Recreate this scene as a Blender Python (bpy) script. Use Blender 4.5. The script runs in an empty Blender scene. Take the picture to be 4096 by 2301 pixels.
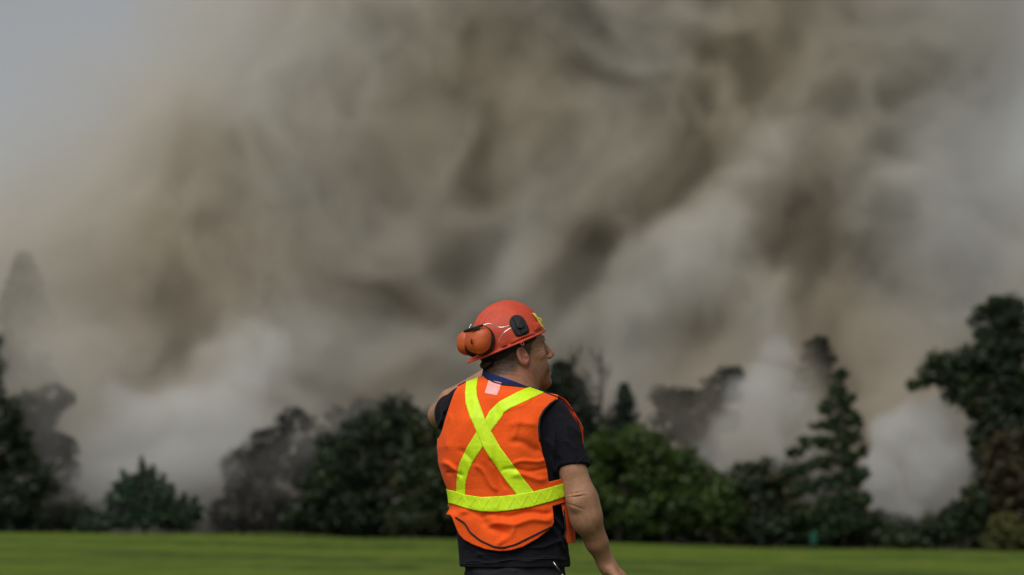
import bpy, bmesh, math, random
import numpy as np
from mathutils import Vector, Matrix, noise as mn

S = bpy.context.scene
COL = S.collection
rad = math.radians

# ------------------------------------------------------------------ camera, sky, sun, exposure
CAM_H, FPX, PITCH = 1.2, 85.0 / 36.0 * 4096.0, math.atan(929.5 / (85.0 / 36.0 * 4096.0))
PERSON_Y = 7.6
cam_d = bpy.data.cameras.new('camera')
cam = bpy.data.objects.new('camera', cam_d)
COL.objects.link(cam)
cam.location = (0, 0, CAM_H)
cam.rotation_euler = (math.pi / 2 + PITCH, 0, 0)
cam_d.lens = 85
cam_d.sensor_width = 36
cam_d.clip_start = 0.1
cam_d.clip_end = 3000
cam_d.dof.use_dof = True
cam_d.dof.focus_distance = 7.62
cam_d.dof.aperture_fstop = 3.2
S.camera = cam

SUN_EL, SUN_AZ = 52.0, 205.0     # degrees; azimuth clockwise from +Y (the way the camera looks)
w = bpy.data.worlds.new('World')
S.world = w
w.use_nodes = True
wn = w.node_tree
wn.nodes.clear()
sky = wn.nodes.new('ShaderNodeTexSky')
sky.sky_type = 'NISHITA'
sky.sun_disc = False
sky.sun_elevation = rad(SUN_EL)
sky.sun_rotation = rad(SUN_AZ)
sky.dust_density = 2.0
sky.air_density = 1.0
hs = wn.nodes.new('ShaderNodeHueSaturation')
hs.inputs['Saturation'].default_value = 0.16
bg = wn.nodes.new('ShaderNodeBackground')
bg.inputs['Strength'].default_value = 0.049
wo = wn.nodes.new('ShaderNodeOutputWorld')
wn.links.new(sky.outputs[0], hs.inputs['Color'])
wn.links.new(hs.outputs[0], bg.inputs['Color'])
wn.links.new(bg.outputs[0], wo.inputs['Surface'])

sun_d = bpy.data.lights.new('sun', 'SUN')
sun_d.energy = 1.5
sun_d.angle = rad(48)
sun_d.color = (1.0, 0.965, 0.92)
sun = bpy.data.objects.new('sun', sun_d)
COL.objects.link(sun)
_a, _e = rad(SUN_AZ), rad(SUN_EL)
sdir = Vector((math.sin(_a) * math.cos(_e), math.cos(_a) * math.cos(_e), math.sin(_e)))
sun.rotation_euler = sdir.to_track_quat('Z', 'Y').to_euler()
sun.location = (0, -20, 40)

S.view_settings.view_transform = 'Standard'
S.view_settings.look = 'None'
S.view_settings.gamma = 1
S.view_settings.use_curve_mapping = False
S.view_settings.exposure = 0.62
S.cycles.volume_step_rate = 2.0
S.cycles.volume_max_steps = 256
S.cycles.volume_bounces = 2
S.cycles.max_bounces = 8
S.cycles.transparent_max_bounces = 12
S.cycles.use_denoising = True

# ------------------------------------------------------------------ helpers
def P(px, py, Y):
    """Point at distance Y along the field that the photograph shows at (px, py)."""
    dx, dy = (px - 2048.0) / FPX, -(py - 1150.5) / FPX
    c, s = math.cos(PITCH), math.sin(PITCH)
    d = Vector((dx, c - dy * s, s + dy * c))
    k = Y / d.y
    return Vector((d.x * k, Y, CAM_H + d.z * k))


def link(o, parent=None):
    COL.objects.link(o)
    if parent is not None:
        o.parent = parent
    return o


def tag(o, label=None, cat=None, group=None, kind=None):
    if label: o['label'] = label
    if cat: o['category'] = cat
    if group: o['group'] = group
    if kind: o['kind'] = kind
    return o


def empty(name, loc):
    o = bpy.data.objects.new(name, None)
    o.location = loc
    o.empty_display_size = 0.2
    return link(o)


def mesh_obj(name, V, F, mat, parent=None, smooth=True, loc=None):
    """V (n,3) world coordinates; children keep world coordinates relative to their root."""
    me = bpy.data.meshes.new(name)
    V = np.asarray(V, dtype=np.float64)
    off = np.zeros(3)
    p = parent
    while p is not None:
        off += np.array(p.location)
        p = p.parent
    if loc is not None:
        off += np.array(loc)
    V = V - off
    if isinstance(F, np.ndarray):
        k = F.shape[1]
        me.vertices.add(len(V)); me.vertices.foreach_set('co', V.astype(np.float32).ravel())
        me.loops.add(F.size); me.loops.foreach_set('vertex_index', F.astype(np.int32).ravel())
        me.polygons.add(len(F))
        me.polygons.foreach_set('loop_start', np.arange(len(F), dtype=np.int32) * k)
        me.update(calc_edges=True)
        me.validate()
    else:
        me.from_pydata([tuple(v) for v in V], [], [tuple(f) for f in F])
        me.update()
    if smooth:
        me.polygons.foreach_set('use_smooth', np.ones(len(me.polygons), dtype=bool))
    if mat is not None:
        me.materials.append(mat)
    o = bpy.data.objects.new(name, me)
    if loc is not None:
        o.location = loc
    return link(o, parent)


class NT:
    """Small node-tree writer."""
    def __init__(self, name):
        self.m = bpy.data.materials.new(name)
        self.m.use_nodes = True
        self.t = self.m.node_tree
        self.t.nodes.clear()
        self.out = self.t.nodes.new('ShaderNodeOutputMaterial')

    def n(self, typ, **kw):
        nd = self.t.nodes.new(typ)
        for k, v in kw.items():
            if k.startswith('i_'):
                nd.inputs[k[2:].replace('_', ' ')].default_value = v
            else:
                setattr(nd, k, v)
        return nd

    def l(self, a, b):
        self.t.links.new(a, b)

    def ramp(self, fac, stops, interp='LINEAR'):
        r = self.n('ShaderNodeValToRGB')
        r.color_ramp.interpolation = interp
        el = r.color_ramp.elements
        while len(el) < len(stops):
            el.new(0.5)
        for e, (p, c) in zip(el, stops):
            e.position = p
            e.color = (*c, 1) if len(c) == 3 else c
        self.l(fac, r.inputs[0])
        return r.outputs['Color']

    def noise(self, vec, scale, detail=4, rough=0.55, dist=0.0):
        t = self.n('ShaderNodeTexNoise')
        t.inputs['Scale'].default_value = scale
        t.inputs['Detail'].default_value = detail
        t.inputs['Roughness'].default_value = rough
        t.inputs['Distortion'].default_value = dist
        if vec is not None:
            self.l(vec, t.inputs['Vector'])
        return t.outputs['Fac']

    def objco(self, scale=(1, 1, 1), rot=(0, 0, 0)):
        tc = self.n('ShaderNodeTexCoord')
        mp = self.n('ShaderNodeMapping')
        mp.inputs['Scale'].default_value = scale
        mp.inputs['Rotation'].default_value = rot
        self.l(tc.outputs['Object'], mp.inputs['Vector'])
        return mp.outputs[0]

    def mix(self, fac, a, b, mode='MIX'):
        m = self.n('ShaderNodeMix', data_type='RGBA', blend_type=mode)
        for sock, v in ((m.inputs[0], fac), (m.inputs[6], a), (m.inputs[7], b)):
            if isinstance(v, (int, float)):
                sock.default_value = v
            elif isinstance(v, tuple):
                sock.default_value = (*v, 1) if len(v) == 3 else v
            else:
                self.l(v, sock)
        return m.outputs[2]

    def bump(self, h, strength=0.3, dist=0.01, prev=None):
        b = self.n('ShaderNodeBump')
        b.inputs['Strength'].default_value = strength
        b.inputs['Distance'].default_value = dist
        self.l(h, b.inputs['Height'])
        if prev is not None:
            self.l(prev, b.inputs['Normal'])
        return b.outputs[0]

    def bsdf(self, color, rough=0.8, normal=None, spec=0.3, **kw):
        p = self.n('ShaderNodeBsdfPrincipled')
        if isinstance(color, tuple):
            p.inputs['Base Color'].default_value = (*color, 1)
        else:
            self.l(color, p.inputs['Base Color'])
        if isinstance(rough, (int, float)):
            p.inputs['Roughness'].default_value = rough
        else:
            self.l(rough, p.inputs['Roughness'])
        p.inputs['Specular IOR Level'].default_value = spec
        for k, v in kw.items():
            p.inputs[k.replace('_', ' ')].default_value = v
        if normal is not None:
            self.l(normal, p.inputs['Normal'])
        self.l(p.outputs[0], self.out.inputs['Surface'])
        return p


# value noise on a lattice, evaluated anywhere
_rng = np.random.default_rng(7)
_LAT = _rng.random((64, 64, 64)).astype(np.float32)


def vnoise(x, y, z):
    xi, yi, zi = np.floor(x).astype(np.int32), np.floor(y).astype(np.int32), np.floor(z).astype(np.int32)
    fx, fy, fz = (x - xi).astype(np.float32), (y - yi).astype(np.float32), (z - zi).astype(np.float32)
    fx, fy, fz = fx * fx * (3 - 2 * fx), fy * fy * (3 - 2 * fy), fz * fz * (3 - 2 * fz)
    r = 0
    for a in (0, 1):
        wx = fx if a else 1 - fx
        for b in (0, 1):
            wy = fy if b else 1 - fy
            for c in (0, 1):
                wz = fz if c else 1 - fz
                r = r + wx * wy * wz * _LAT[(xi + a) & 63, (yi + b) & 63, (zi + c) & 63]
    return r


def fbm(x, y, z, octaves=4, gain=0.5):
    r, amp, tot = 0, 1.0, 0.0
    for k in range(octaves):
        r = r + amp * vnoise(x * 2 ** k + 17.3 * k, y * 2 ** k + 5.1 * k, z * 2 ** k + 31.7 * k)
        tot += amp
        amp *= gain
    return r / tot


def sstep(a, b, x):
    t = np.clip((x - a) / (b - a), 0, 1)
    return t * t * (3 - 2 * t)

# ------------------------------------------------------------------ ground
EDGE_X = np.array([-400, 0, 1100, 1450, 1800, 2300, 3000, 4096, 4500.])
EDGE_Y = np.array([2133, 2131, 2138, 2155, 2161, 2169, 2190, 2207, 2212.])


def field_edge_z(x, y=156.0):
    px = x / 156.0 * FPX + 2048
    py = np.interp(px, EDGE_X, EDGE_Y)
    return CAM_H - (py - 2080.0) / FPX * 156.0


def ground_z(x, y):
    x = np.asarray(x, float); y = np.asarray(y, float)
    k = sstep(15, 156, y)
    z = field_edge_z(x) * k
    und = 0.10 * np.sin(x * 0.11 + y * 0.05) * sstep(25, 60, y) * (1 - sstep(120, 150, y))
    beyond = -0.02 * np.clip(y - 157, 0, 60)          # falls away behind the rim of the field
    return z + und + beyond


def build_ground():
    ys = np.concatenate([np.linspace(-120, 0, 8), np.arange(4, 160, 2.0), np.arange(160, 300, 6.0), [340, 420, 600, 900, 1400, 2200]])
    xs = np.concatenate([[-1500, -800, -400, -250, -160, -120], np.arange(-96, 97, 3.0), [120, 160, 250, 400, 800, 1500]])
    X, Y = np.meshgrid(xs, ys)
    Z = ground_z(X, Y)
    V = np.stack([X.ravel(), Y.ravel(), Z.ravel()], 1)
    nx, ny = len(xs), len(ys)
    i = np.arange((ny - 1) * (nx - 1)); r, c = i // (nx - 1), i % (nx - 1)
    a = r * nx + c
    F = np.stack([a, a + 1, a + nx + 1, a + nx], 1)
    g = NT('field_grass')
    tc = g.n('ShaderNodeTexCoord').outputs['Object']
    n1 = g.noise(g.objco((0.8, 0.16, 1)), 1.0, 5, 0.6, 0.6)
    n2 = g.noise(g.objco((1.5, 0.22, 1)), 1.6, 5, 0.65)
    n3 = g.noise(tc, 9.0, 6, 0.75)
    n0 = g.noise(g.objco((0.6, 1.0, 1)), 0.07, 3, 0.5)
    n0 = g.noise(g.objco((0.6, 1.0, 1)), 0.07, 3, 0.5)
    c1 = g.ramp(n1, [(0.43, (0.022, 0.058, 0.004)), (0.5, (0.045, 0.090, 0.005)), (0.57, (0.090, 0.140, 0.009))])
    c2 = g.mix(g.ramp(n2, [(0.45, (0, 0, 0)), (0.55, (0.8, 0.8, 0.8))]), c1, (0.074, 0.140, 0.007))
    c3 = g.mix(g.ramp(n3, [(0.42, (0.7, 0.7, 0.7)), (0.56, (0, 0, 0))]), c2, (0.026, 0.046, 0.005))
    n4 = g.noise(g.objco((0.7, 0.13, 1)), 1.3, 5, 0.7)
    c4 = g.mix(g.ramp(n4, [(0.50, (0, 0, 0)), (0.57, (0.65, 0.65, 0.65))]), c3, (0.135, 0.130, 0.034))
    n5 = g.noise(g.objco((0.5, 0.12, 1)), 0.9, 4, 0.6)
    c4 = g.mix(g.ramp(n5, [(0.43, (0.8, 0.8, 0.8)), (0.50, (0, 0, 0))]), c4, (0.026, 0.052, 0.005))
    c4 = g.mix(g.ramp(n0, [(0.42, (0, 0, 0)), (0.58, (0.6, 0.6, 0.6))]), c4, (0.125, 0.185, 0.012))
    # beyond the rim: dark forest soil
    sep = g.n('ShaderNodeSeparateXYZ'); g.l(tc, sep.inputs[0])
    wob = g.n('ShaderNodeMath', operation='MULTIPLY_ADD'); g.l(n2, wob.inputs[0]); wob.inputs[1].default_value = 1.5; g.l(sep.outputs['Y'], wob.inputs[2])
    far = g.n('ShaderNodeMapRange'); g.l(wob.outputs[0], far.inputs[0]); far.inputs[1].default_value = 156.6; far.inputs[2].default_value = 158.0
    c5 = g.mix(far.outputs[0], c4, (0.035, 0.034, 0.028))
    hgt = g.noise(tc, 26.0, 6, 0.8)
    g.bsdf(c5, 0.9, g.bump(hgt, 0.6, 0.05), 0.15)
    o = mesh_obj('grass_field', V, F, g.m)
    tag(o, kind='structure')


build_ground()

# ------------------------------------------------------------------ smoke
def volume_mat(name, color, density, aniso=0.15):
    g = NT(name)
    v = g.n('ShaderNodeVolumePrincipled')
    v.inputs['Color'].default_value = (*color, 1)
    v.inputs['Density'].default_value = density
    v.inputs['Anisotropy'].default_value = aniso
    v.inputs['Density Attribute'].default_value = 'density'
    g.l(v.outputs[0], g.out.inputs['Volume'])
    return g.m


def volume_obj(name, D, lo, hi, mat):
    """D[ix,iy,iz] densities -> a real sparse volume through geometry nodes."""
    nx, ny, nz = D.shape
    me = bpy.data.meshes.new(name)
    me.vertices.add(D.size)
    at = me.attributes.new('rho', 'FLOAT', 'POINT')
    at.data.foreach_set('value', D.ravel().astype(np.float32))
    o = link(bpy.data.objects.new(name, me))
    ng = bpy.data.node_groups.new(name + '_grid', 'GeometryNodeTree')
    ng.interface.new_socket('Geometry', in_out='INPUT', socket_type='NodeSocketGeometry')
    ng.interface.new_socket('Geometry', in_out='OUTPUT', socket_type='NodeSocketGeometry')
    N, L = ng.nodes, ng.links
    gi, go = N.new('NodeGroupInput'), N.new('NodeGroupOutput')
    pos = N.new('GeometryNodeInputPosition')
    vs = [(hi[k] - lo[k]) / (D.shape[k] - 1) for k in range(3)]
    sub = N.new('ShaderNodeVectorMath'); sub.operation = 'SUBTRACT'
    L.new(pos.outputs[0], sub.inputs[0]); sub.inputs[1].default_value = lo
    div = N.new('ShaderNodeVectorMath'); div.operation = 'DIVIDE'
    L.new(sub.outputs[0], div.inputs[0]); div.inputs[1].default_value = vs
    sep = N.new('ShaderNodeSeparateXYZ'); L.new(div.outputs[0], sep.inputs[0])
    idx = []
    for k in range(3):
        r = N.new('ShaderNodeMath'); r.operation = 'ROUND'; L.new(sep.outputs[k], r.inputs[0])
        idx.append(r.outputs[0])
    m1 = N.new('ShaderNodeMath'); m1.operation = 'MULTIPLY_ADD'
    L.new(idx[0], m1.inputs[0]); m1.inputs[1].default_value = ny; L.new(idx[1], m1.inputs[2])
    m2 = N.new('ShaderNodeMath'); m2.operation = 'MULTIPLY_ADD'
    L.new(m1.outputs[0], m2.inputs[0]); m2.inputs[1].default_value = nz; L.new(idx[2], m2.inputs[2])
    na = N.new('GeometryNodeInputNamedAttribute'); na.data_type = 'FLOAT'; na.inputs['Name'].default_value = 'rho'
    si = N.new('GeometryNodeSampleIndex'); si.data_type = 'FLOAT'; si.domain = 'POINT'; si.clamp = True
    L.new(gi.outputs[0], si.inputs['Geometry'])
    L.new(na.outputs[0], si.inputs['Value'])
    L.new(m2.outputs[0], si.inputs['Index'])
    vc = N.new('GeometryNodeVolumeCube')
    L.new(si.outputs[0], vc.inputs['Density'])
    vc.inputs['Background'].default_value = 0.0
    vc.inputs['Min'].default_value = lo
    vc.inputs['Max'].default_value = hi
    vc.inputs['Resolution X'].default_value = nx
    vc.inputs['Resolution Y'].default_value = ny
    vc.inputs['Resolution Z'].default_value = nz
    sm = N.new('GeometryNodeSetMaterial'); sm.inputs['Material'].default_value = mat
    L.new(vc.outputs[0], sm.inputs[0]); L.new(sm.outputs[0], go.inputs[0])
    md = o.modifiers.new('grid', 'NODES'); md.node_group = ng
    me.materials.append(mat)
    return o


def build_smoke(lo, hi, vox, want_pale):
    ax = [np.arange(lo[k], hi[k] + 1e-6, vox) for k in range(3)]
    hi = tuple(a[-1] for a in ax)
    X, Y, Z = [a.astype(np.float32) for a in np.meshgrid(*ax, indexing='ij')]
    # picture-like coordinates of the plume seen across the field (units of 100 px at the photograph's size)
    def wob(f, s, k):
        return (fbm(X / f + k, Y / f + 3.3 * k, Z / f - k, 3) - 0.5) * s
    wx, wz = wob(14.0, 26.0, 4.1), wob(14.0, 22.0, 9.7)
    U = ((X + wx * 0.55) / Y * FPX + 2048) / 100
    Wv = (2080 - (Z + wz * 0.55 - CAM_H) / Y * FPX) / 100
    def blob(u, v, ru, rv, ang=0):
        a = rad(ang); c, s = math.cos(a), math.sin(a)
        du, dv = U - u, -(Wv - v)
        p, q = (du * c + dv * s) / ru, (-du * s + dv * c) / rv
        return np.exp(-(p * p + q * q))
    # shape: how far forward the front of the plume stands, billow by billow
    along = (X * 0.72 + Z * 0.69) + wx * 0.5
    across = (-X * 0.69 + Z * 0.72) + wz * 0.5
    n_str = fbm(along / 24 + 3, Y / 12, across / 8, 5, 0.55)
    n_bil = fbm(X / 8.5 + wx / 14, Y / 8.5 + 7, Z / 8.5 + wz / 14, 5, 0.58)
    n_fin = 1 - np.abs(2 * fbm(X / 4.6 + 11 + wx / 9, Y / 4.6, Z / 4.6 + wz / 9, 4, 0.6) - 1) * 2.0      # cauliflower lobes
    front = 181.5 + 8 * (0.5 - n_str) + 8 * (0.5 - n_bil) - 5.5 * (n_fin - .5)
    for (u, v, ru, rv, an, dep) in PUFFS:
        front = front - 0.75 * dep * blob(u, v, ru, rv, an)
    front = np.maximum(front, 165 + 6 * (0.5 - n_bil))
    dens = sstep(0, 6.0, Y - front) * (0.30 + 0.9 * n_bil + 0.40 * n_fin)
    veil = 0
    for (u, v, ru, rv, an, s) in VEILS:
        veil = veil + s * blob(u, v, ru, rv, an)
    veil = veil * sstep(161, 168, Y + 5 * (n_bil - .5)) * (0.25 + sstep(.42, .58, n_bil * .6 + n_str * .4))
    dens = np.maximum(dens, np.minimum(veil, 1.0))
    dens *= 1 - sstep(207, 215, Y)
    dens *= (1 - sstep(54, 65, Z)) * (1 - sstep(68, 83, np.abs(X)))
    # clear sky towards the upper left and the far right
    l = (U * 0.80 + Wv * 0.72)
    dens *= sstep(4.0, 13.0, l + (n_bil - .5) * 7 + (n_str - .5) * 4)
    dens *= 1 - 0.95 * sstep(36.0, 42.5, U + (n_bil - .5) * 4) * (1 - sstep(6, 13, Wv))
    pale = np.full_like(dens, 0.43) + 0.6 * (n_str - 0.5) + 0.6 * (n_bil - .5) + 0.12 * (n_fin - .5) + 0.75 * (fbm(along / 7 + 5, Y / 5, across / 2.8, 4, 0.62) - 0.5)
    for (u, v, ru, rv, an, s) in TONES:
        pale = pale + s * blob(u, v, ru, rv, an)
    pale = np.clip(pale, 0.0, 1.0)
    dens = np.where(dens < 0.01, 0, dens)
    if want_pale:
        o = volume_obj('smoke_cloud', dens * pale, lo, hi, volume_mat('pale_smoke', (0.895, 0.89, 0.86), 0.25))
        tag(o, 'pale grey smoke rolling up behind the trees', 'smoke', kind='stuff')
    else:
        o = volume_obj('dust_cloud', dens * (1 - pale), lo, hi, volume_mat('brown_smoke', (0.85, 0.775, 0.64), 0.24))
        tag(o, 'brown dust billowing across the whole sky', 'smoke', kind='stuff')


PUFFS = [  # photo position /100, radii /100, tilt, metres forward
    (9.5, 16.5, 3.2, 2.6, 25, 20), (5.5, 18.5, 2.8, 2.4, 0, 24), (27.5, 11, 3.2, 1.8, 30, 9), (29.5, 16.5, 1.6, 2.6, 15, 14),
    (31.3, 14, 1.6, 2.2, 0, 8), (36.6, 17.8, 2.0, 2.6, 0, 8), (31, 7.5, 3, 2, 35, 6), (16.0, 12.5, 2, 1.5, 20, 6), (29.5, 18.5, 2.5, 1.8, 0, 14),
    (20, 10, 1.4, 1.2, 0, 6), (26.5, 8.2, 3, 0.9, 40, -4), (22, 10.3, 1.6, 1.6, 0, -5), (32.5, 10.5, 2.0, 2.6, 40, -5),
    (14, 10.8, 1.8, 0.8, -20, -5), (13.5, 15.5, 3, 0.9, 40, -5), (1.0, 12.5, 1.6, 3, 0, -9)]
VEILS = [(2.2, 15.5, 1.8, 2.8, 0, .5), (3.0, 19, 1.0, 2.0, 0, .4), (1.2, 11.5, 1.6, 2.5, 0, .22), (10.5, 18.5, 2.4, 2.6, 20, .26), (12.5, 16.5, 2.5, 1.8, 30, .30), (27.5, 16.5, 2.6, 2.0, 20, .22), (29.8, 17.2, 1.0, 2.4, 15, .9),
         (15.5, 16, 1.6, 1.4, 0, .30), (32.4, 15.2, 1.2, 2.4, 0, .5), (36.7, 19, 2.0, 1.4, 0, .3), (2.2, 19.5, 1.4, 1.4, 0, .2), (38, 14.5, 2.0, 1.4, 0, .12), (24, 15.0, 1.6, 1.4, 0, .22)]
TONES = [
    (18.0, 3.5, 3.5, 3.0, -40, -0.40), (20, 5.5, 3, 2.0, 45, -0.3), (30, 1.5, 3.5, 2.5, 45, -0.5), (29, 4.2, 3.6, 2.0, 40, -0.5),
    (26, 7.2, 4.0, 1.3, 40, -0.5), (26, 8.3, 1.5, 0.7, 35, -0.4), (22.0, 10, 1.8, 1.6, 0, -0.4), (32.6, 10.5, 2.2, 3.2, 35, -0.5),
    (14, 10.6, 2.0, 0.8, -15, -0.4), (7, 10.5, 4.5, 3.0, 0, -0.35), (6, 7, 3, 2.5, 0, -0.25), (13, 15.5, 3, 0.9, 40, -0.3), (35, 3.5, 2, 3, 0, -0.2),
    (9.5, 16.5, 3.5, 2.4, 20, 0.5), (5, 18.5, 2.6, 2.0, 0, 0.5), (11.5, 12.5, 3, 1.5, 20, 0.25), (16, 12.3, 2, 1.3, 0, 0.3),
    (19, 10, 1.6, 1.3, 0, 0.35), (27.5, 11, 3.4, 1.6, 30, 0.4), (31.2, 7.2, 2.6, 1.3, 35, 0.35), (25, 13.0, 2.5, 1.6, 0, 0.3),
    (30, 16, 3, 3, 15, -0.15), (31.5, 14.5, 1.6, 2.5, 0, 0.4), (36.5, 17, 3.3, 3.4, 0, -0.35), (39.5, 5, 2.4, 6, 0, 0.5),
    (9.5, 2.5, 3, 3.5, -45, 0.3), (34.8, 13.6, 2.4, 1.8, 20, -0.6), (34.0, 16, 0.8, 1.5, 0, -.4), (38.8, 14.6, 1.6, 1.2, 0, -.4), (27.5, 14.5, 1.6, 2.4, 20, -0.35), (33.8, 18, 0.8, 2, 0, -.4), (16, 14.5, 2.5, 1.4, 0, -.2), (38.5, 11, 2.5, 2.5, 0, 0.3)]
build_smoke((-84.0, 158.0, -3.0), (84.0, 216.0, 66.0), 0.62, True)
build_smoke((-84.83, 158.43, -3.37), (84.0, 216.0, 66.0), 0.67, False)


def build_puff(name, label, Y, lobes, vox, dens_k, shift, soft=0.30, nsc=2.6):
    """a billow of thicker white smoke made of noisy lobes"""
    cs = [(P(x, y, Y + dy), r / FPX * Y) for (x, y, r, dy) in lobes]
    lo = np.array([min(c[k] - r * 1.35 for c, r in cs) for k in range(3)]) + shift
    hi = np.array([max(c[k] + r * 1.35 for c, r in cs) for k in range(3)])
    ax = [np.arange(lo[k], hi[k] + vox, vox) for k in range(3)]
    hi = [a[-1] for a in ax]
    X, Y_, Z = [a.astype(np.float32) for a in np.meshgrid(*ax, indexing='ij')]
    n1 = fbm(X / nsc, Y_ / nsc, Z / nsc, 5, .58)
    wx, wz = (fbm(X / 3.5 + 9, Y_ / 3.5, Z / 3.5, 3) - .5) * 3.2, (fbm(X / 3.5, Y_ / 3.5 + 5, Z / 3.5, 3) - .5) * 3.2
    fld = np.full(X.shape, 9.0, np.float32)
    for c, r in cs:
        d = np.sqrt((X + wx - c.x) ** 2 + (Y_ - c.y) ** 2 + (Z + wz - c.z) ** 2) / r
        k = .18
        h = np.clip(.5 + .5 * (d - fld) / k, 0, 1)
        fld = d + (fld - d) * h - k * h * (1 - h)
    fld = fld + (n1 - .5) * 1.5
    D = sstep(1.0, 1.0 - soft, fld) * (0.5 + n1)
    edge = np.ones_like(D)
    for A_, a_ in ((X, 0), (Y_, 1), (Z, 2)):
        edge *= sstep(0, vox * 3, A_ - lo[a_]) * sstep(0, vox * 3, hi[a_] - A_)
    D = np.where(D * edge < .01, 0, D * edge)
    o = volume_obj(name, D, tuple(float(v) for v in lo), tuple(float(v) for v in hi), volume_mat(name + '_white', (0.955, 0.955, 0.95), dens_k))
    tag(o, label, kind='stuff')


build_puff('smoke_puff', 'bright white smoke puff boiling up low at the right beside the airy tree', 165.5,
           [(3560, 1900, 130, 0), (3600, 1760, 130, 0), (3700, 1680, 110, 0), (3790, 1720, 110, .5), (3820, 1830, 120, .5), (3700, 1850, 150, -.6), (3620, 2010, 120, 0), (3750, 1980, 120, .4), (3860, 1930, 80, 1), (3640, 1650, 90, .5), (3760, 1640, 90, 1), (3860, 1690, 70, 1), (3530, 2020, 80, 0)], 0.30, 0.42, .113)
build_puff('smoke_puff', 'slanting column of white smoke rising behind the lower green tree', 167.5,
           [(2830, 1840, 110, 0), (2930, 1840, 130, 0), (2950, 1720, 130, 0), (3010, 1600, 120, 0), (3060, 1490, 110, 1), (3120, 1390, 90, 2), (3060, 1750, 110, 0), (3080, 1860, 90, 0), (3150, 1640, 80, 1)], 0.36, 0.34, .071, .4, 3.2)
build_puff('smoke_puff', 'broad pale billow of smoke behind the small pine at left', 172.0,
           [(420, 1800, 150, 0), (560, 1700, 170, 0), (740, 1660, 190, 0), (900, 1620, 170, .5), (1000, 1510, 140, 1), (700, 1850, 200, 0), (850, 1780, 170, 0), (480, 1960, 160, 0), (700, 2020, 180, 0), (1120, 1420, 110, 2)], 0.42, 0.20, .037, .5, 3.6)

# ------------------------------------------------------------------ trees
def leaf_mat(name, dark, light, brown=(0.09, 0.07, 0.03), trans=0.25):
    g = NT(name)
    at = g.n('ShaderNodeAttribute'); at.attribute_name = 'tint'
    c = g.ramp(at.outputs['Fac'], [(0.0, dark), (0.8, light), (1.0, brown)])
    d = g.n('ShaderNodeBsdfDiffuse'); g.l(c, d.inputs[0])
    t = g.n('ShaderNodeBsdfTranslucent'); g.l(c, t.inputs[0])
    gl = g.n('ShaderNodeBsdfGlossy'); gl.inputs['Roughness'].default_value = 0.5
    gl.inputs['Color'].default_value = (0.5, 0.55, 0.5, 1)
    m = g.n('ShaderNodeMixShader'); m.inputs[0].default_value = trans
    g.l(d.outputs[0], m.inputs[1]); g.l(t.outputs[0], m.inputs[2])
    m2 = g.n('ShaderNodeMixShader'); m2.inputs[0].default_value = 0.04
    g.l(m.outputs[0], m2.inputs[1]); g.l(gl.outputs[0], m2.inputs[2])
    g.l(m2.outputs[0], g.out.inputs['Surface'])
    return g.m


def bark_mat(name, a, b):
    g = NT(name)
    n = g.noise(g.objco((6, 6, 1.2)), 2.0, 5, 0.7)
    g.bsdf(g.ramp(n, [(0.3, a), (0.7, b)]), 0.9, g.bump(n, 0.8, 0.05), 0.1)
    return g.m


LEAF = {
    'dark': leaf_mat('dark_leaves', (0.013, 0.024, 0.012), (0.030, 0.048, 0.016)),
    'green': leaf_mat('green_leaves', (0.022, 0.045, 0.009), (0.062, 0.098, 0.016)),
    'pine': leaf_mat('pine_needles', (0.020, 0.045, 0.022), (0.042, 0.075, 0.036)),
    'spruce': leaf_mat('spruce_needles', (0.012, 0.022, 0.016), (0.026, 0.040, 0.026)),
    'olive': leaf_mat('airy_leaves', (0.014, 0.030, 0.012), (0.036, 0.062, 0.018)),
    'rust': leaf_mat('russet_leaves', (0.040, 0.034, 0.018), (0.075, 0.052, 0.026)),
    'yellow': leaf_mat('yellow_green_leaves', (0.060, 0.070, 0.018), (0.120, 0.115, 0.034)),
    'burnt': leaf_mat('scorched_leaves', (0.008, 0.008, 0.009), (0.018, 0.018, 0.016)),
}
BARK = bark_mat('tree_bark', (0.030, 0.024, 0.018), (0.075, 0.062, 0.048))
TR = np.random.default_rng(11)


def leaf_quads(C, N, size, rng):
    """C centres, N normals -> quads with a slight point."""
    n = len(C)
    N = N / np.maximum(np.linalg.norm(N, axis=1, keepdims=True), 1e-6)
    r = rng.normal(size=(n, 3))
    T = np.cross(N, r); T /= np.maximum(np.linalg.norm(T, axis=1, keepdims=True), 1e-6)
    B = np.cross(N, T)
    s = size * rng.uniform(0.6, 1.35, (n, 1))
    V = np.stack([C - T * s, C - B * s * 0.55, C + T * s * 1.1, C + B * s * 0.55], 1).reshape(-1, 3)
    F = np.arange(4 * n).reshape(n, 4)
    return V, F


def clumps_to_leaves(cl, per, size, rng, outward=None, squash=0.75):
    """cl rows: x y z radius tint"""
    k = len(cl)
    idx = np.repeat(np.arange(k), per)
    d = rng.normal(size=(len(idx), 3)); d /= np.linalg.norm(d, axis=1, keepdims=True)
    rr = cl[idx, 3:4] * rng.uniform(0.35, 1.0, (len(idx), 1)) ** 0.6
    C = cl[idx, :3] + d * rr * np.array([1, 1, squash])
    N = d + rng.normal(size=d.shape) * 0.55 + np.array([0, 0, 0.5])
    V, F = leaf_quads(C, N, size, rng)
    tint = np.clip(cl[idx, 4] + rng.normal(0, 0.10, len(idx)), 0, 1)
    return V, F, tint


def foliage(name, V, F, tint, mat, root):
    o = mesh_obj(name, V, F, mat, root, smooth=False)
    a = o.data.attributes.new('tint', 'FLOAT', 'FACE')
    if len(o.data.polygons) == len(tint):
        a.data.foreach_set('value', tint.astype(np.float32))
    return o


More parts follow.
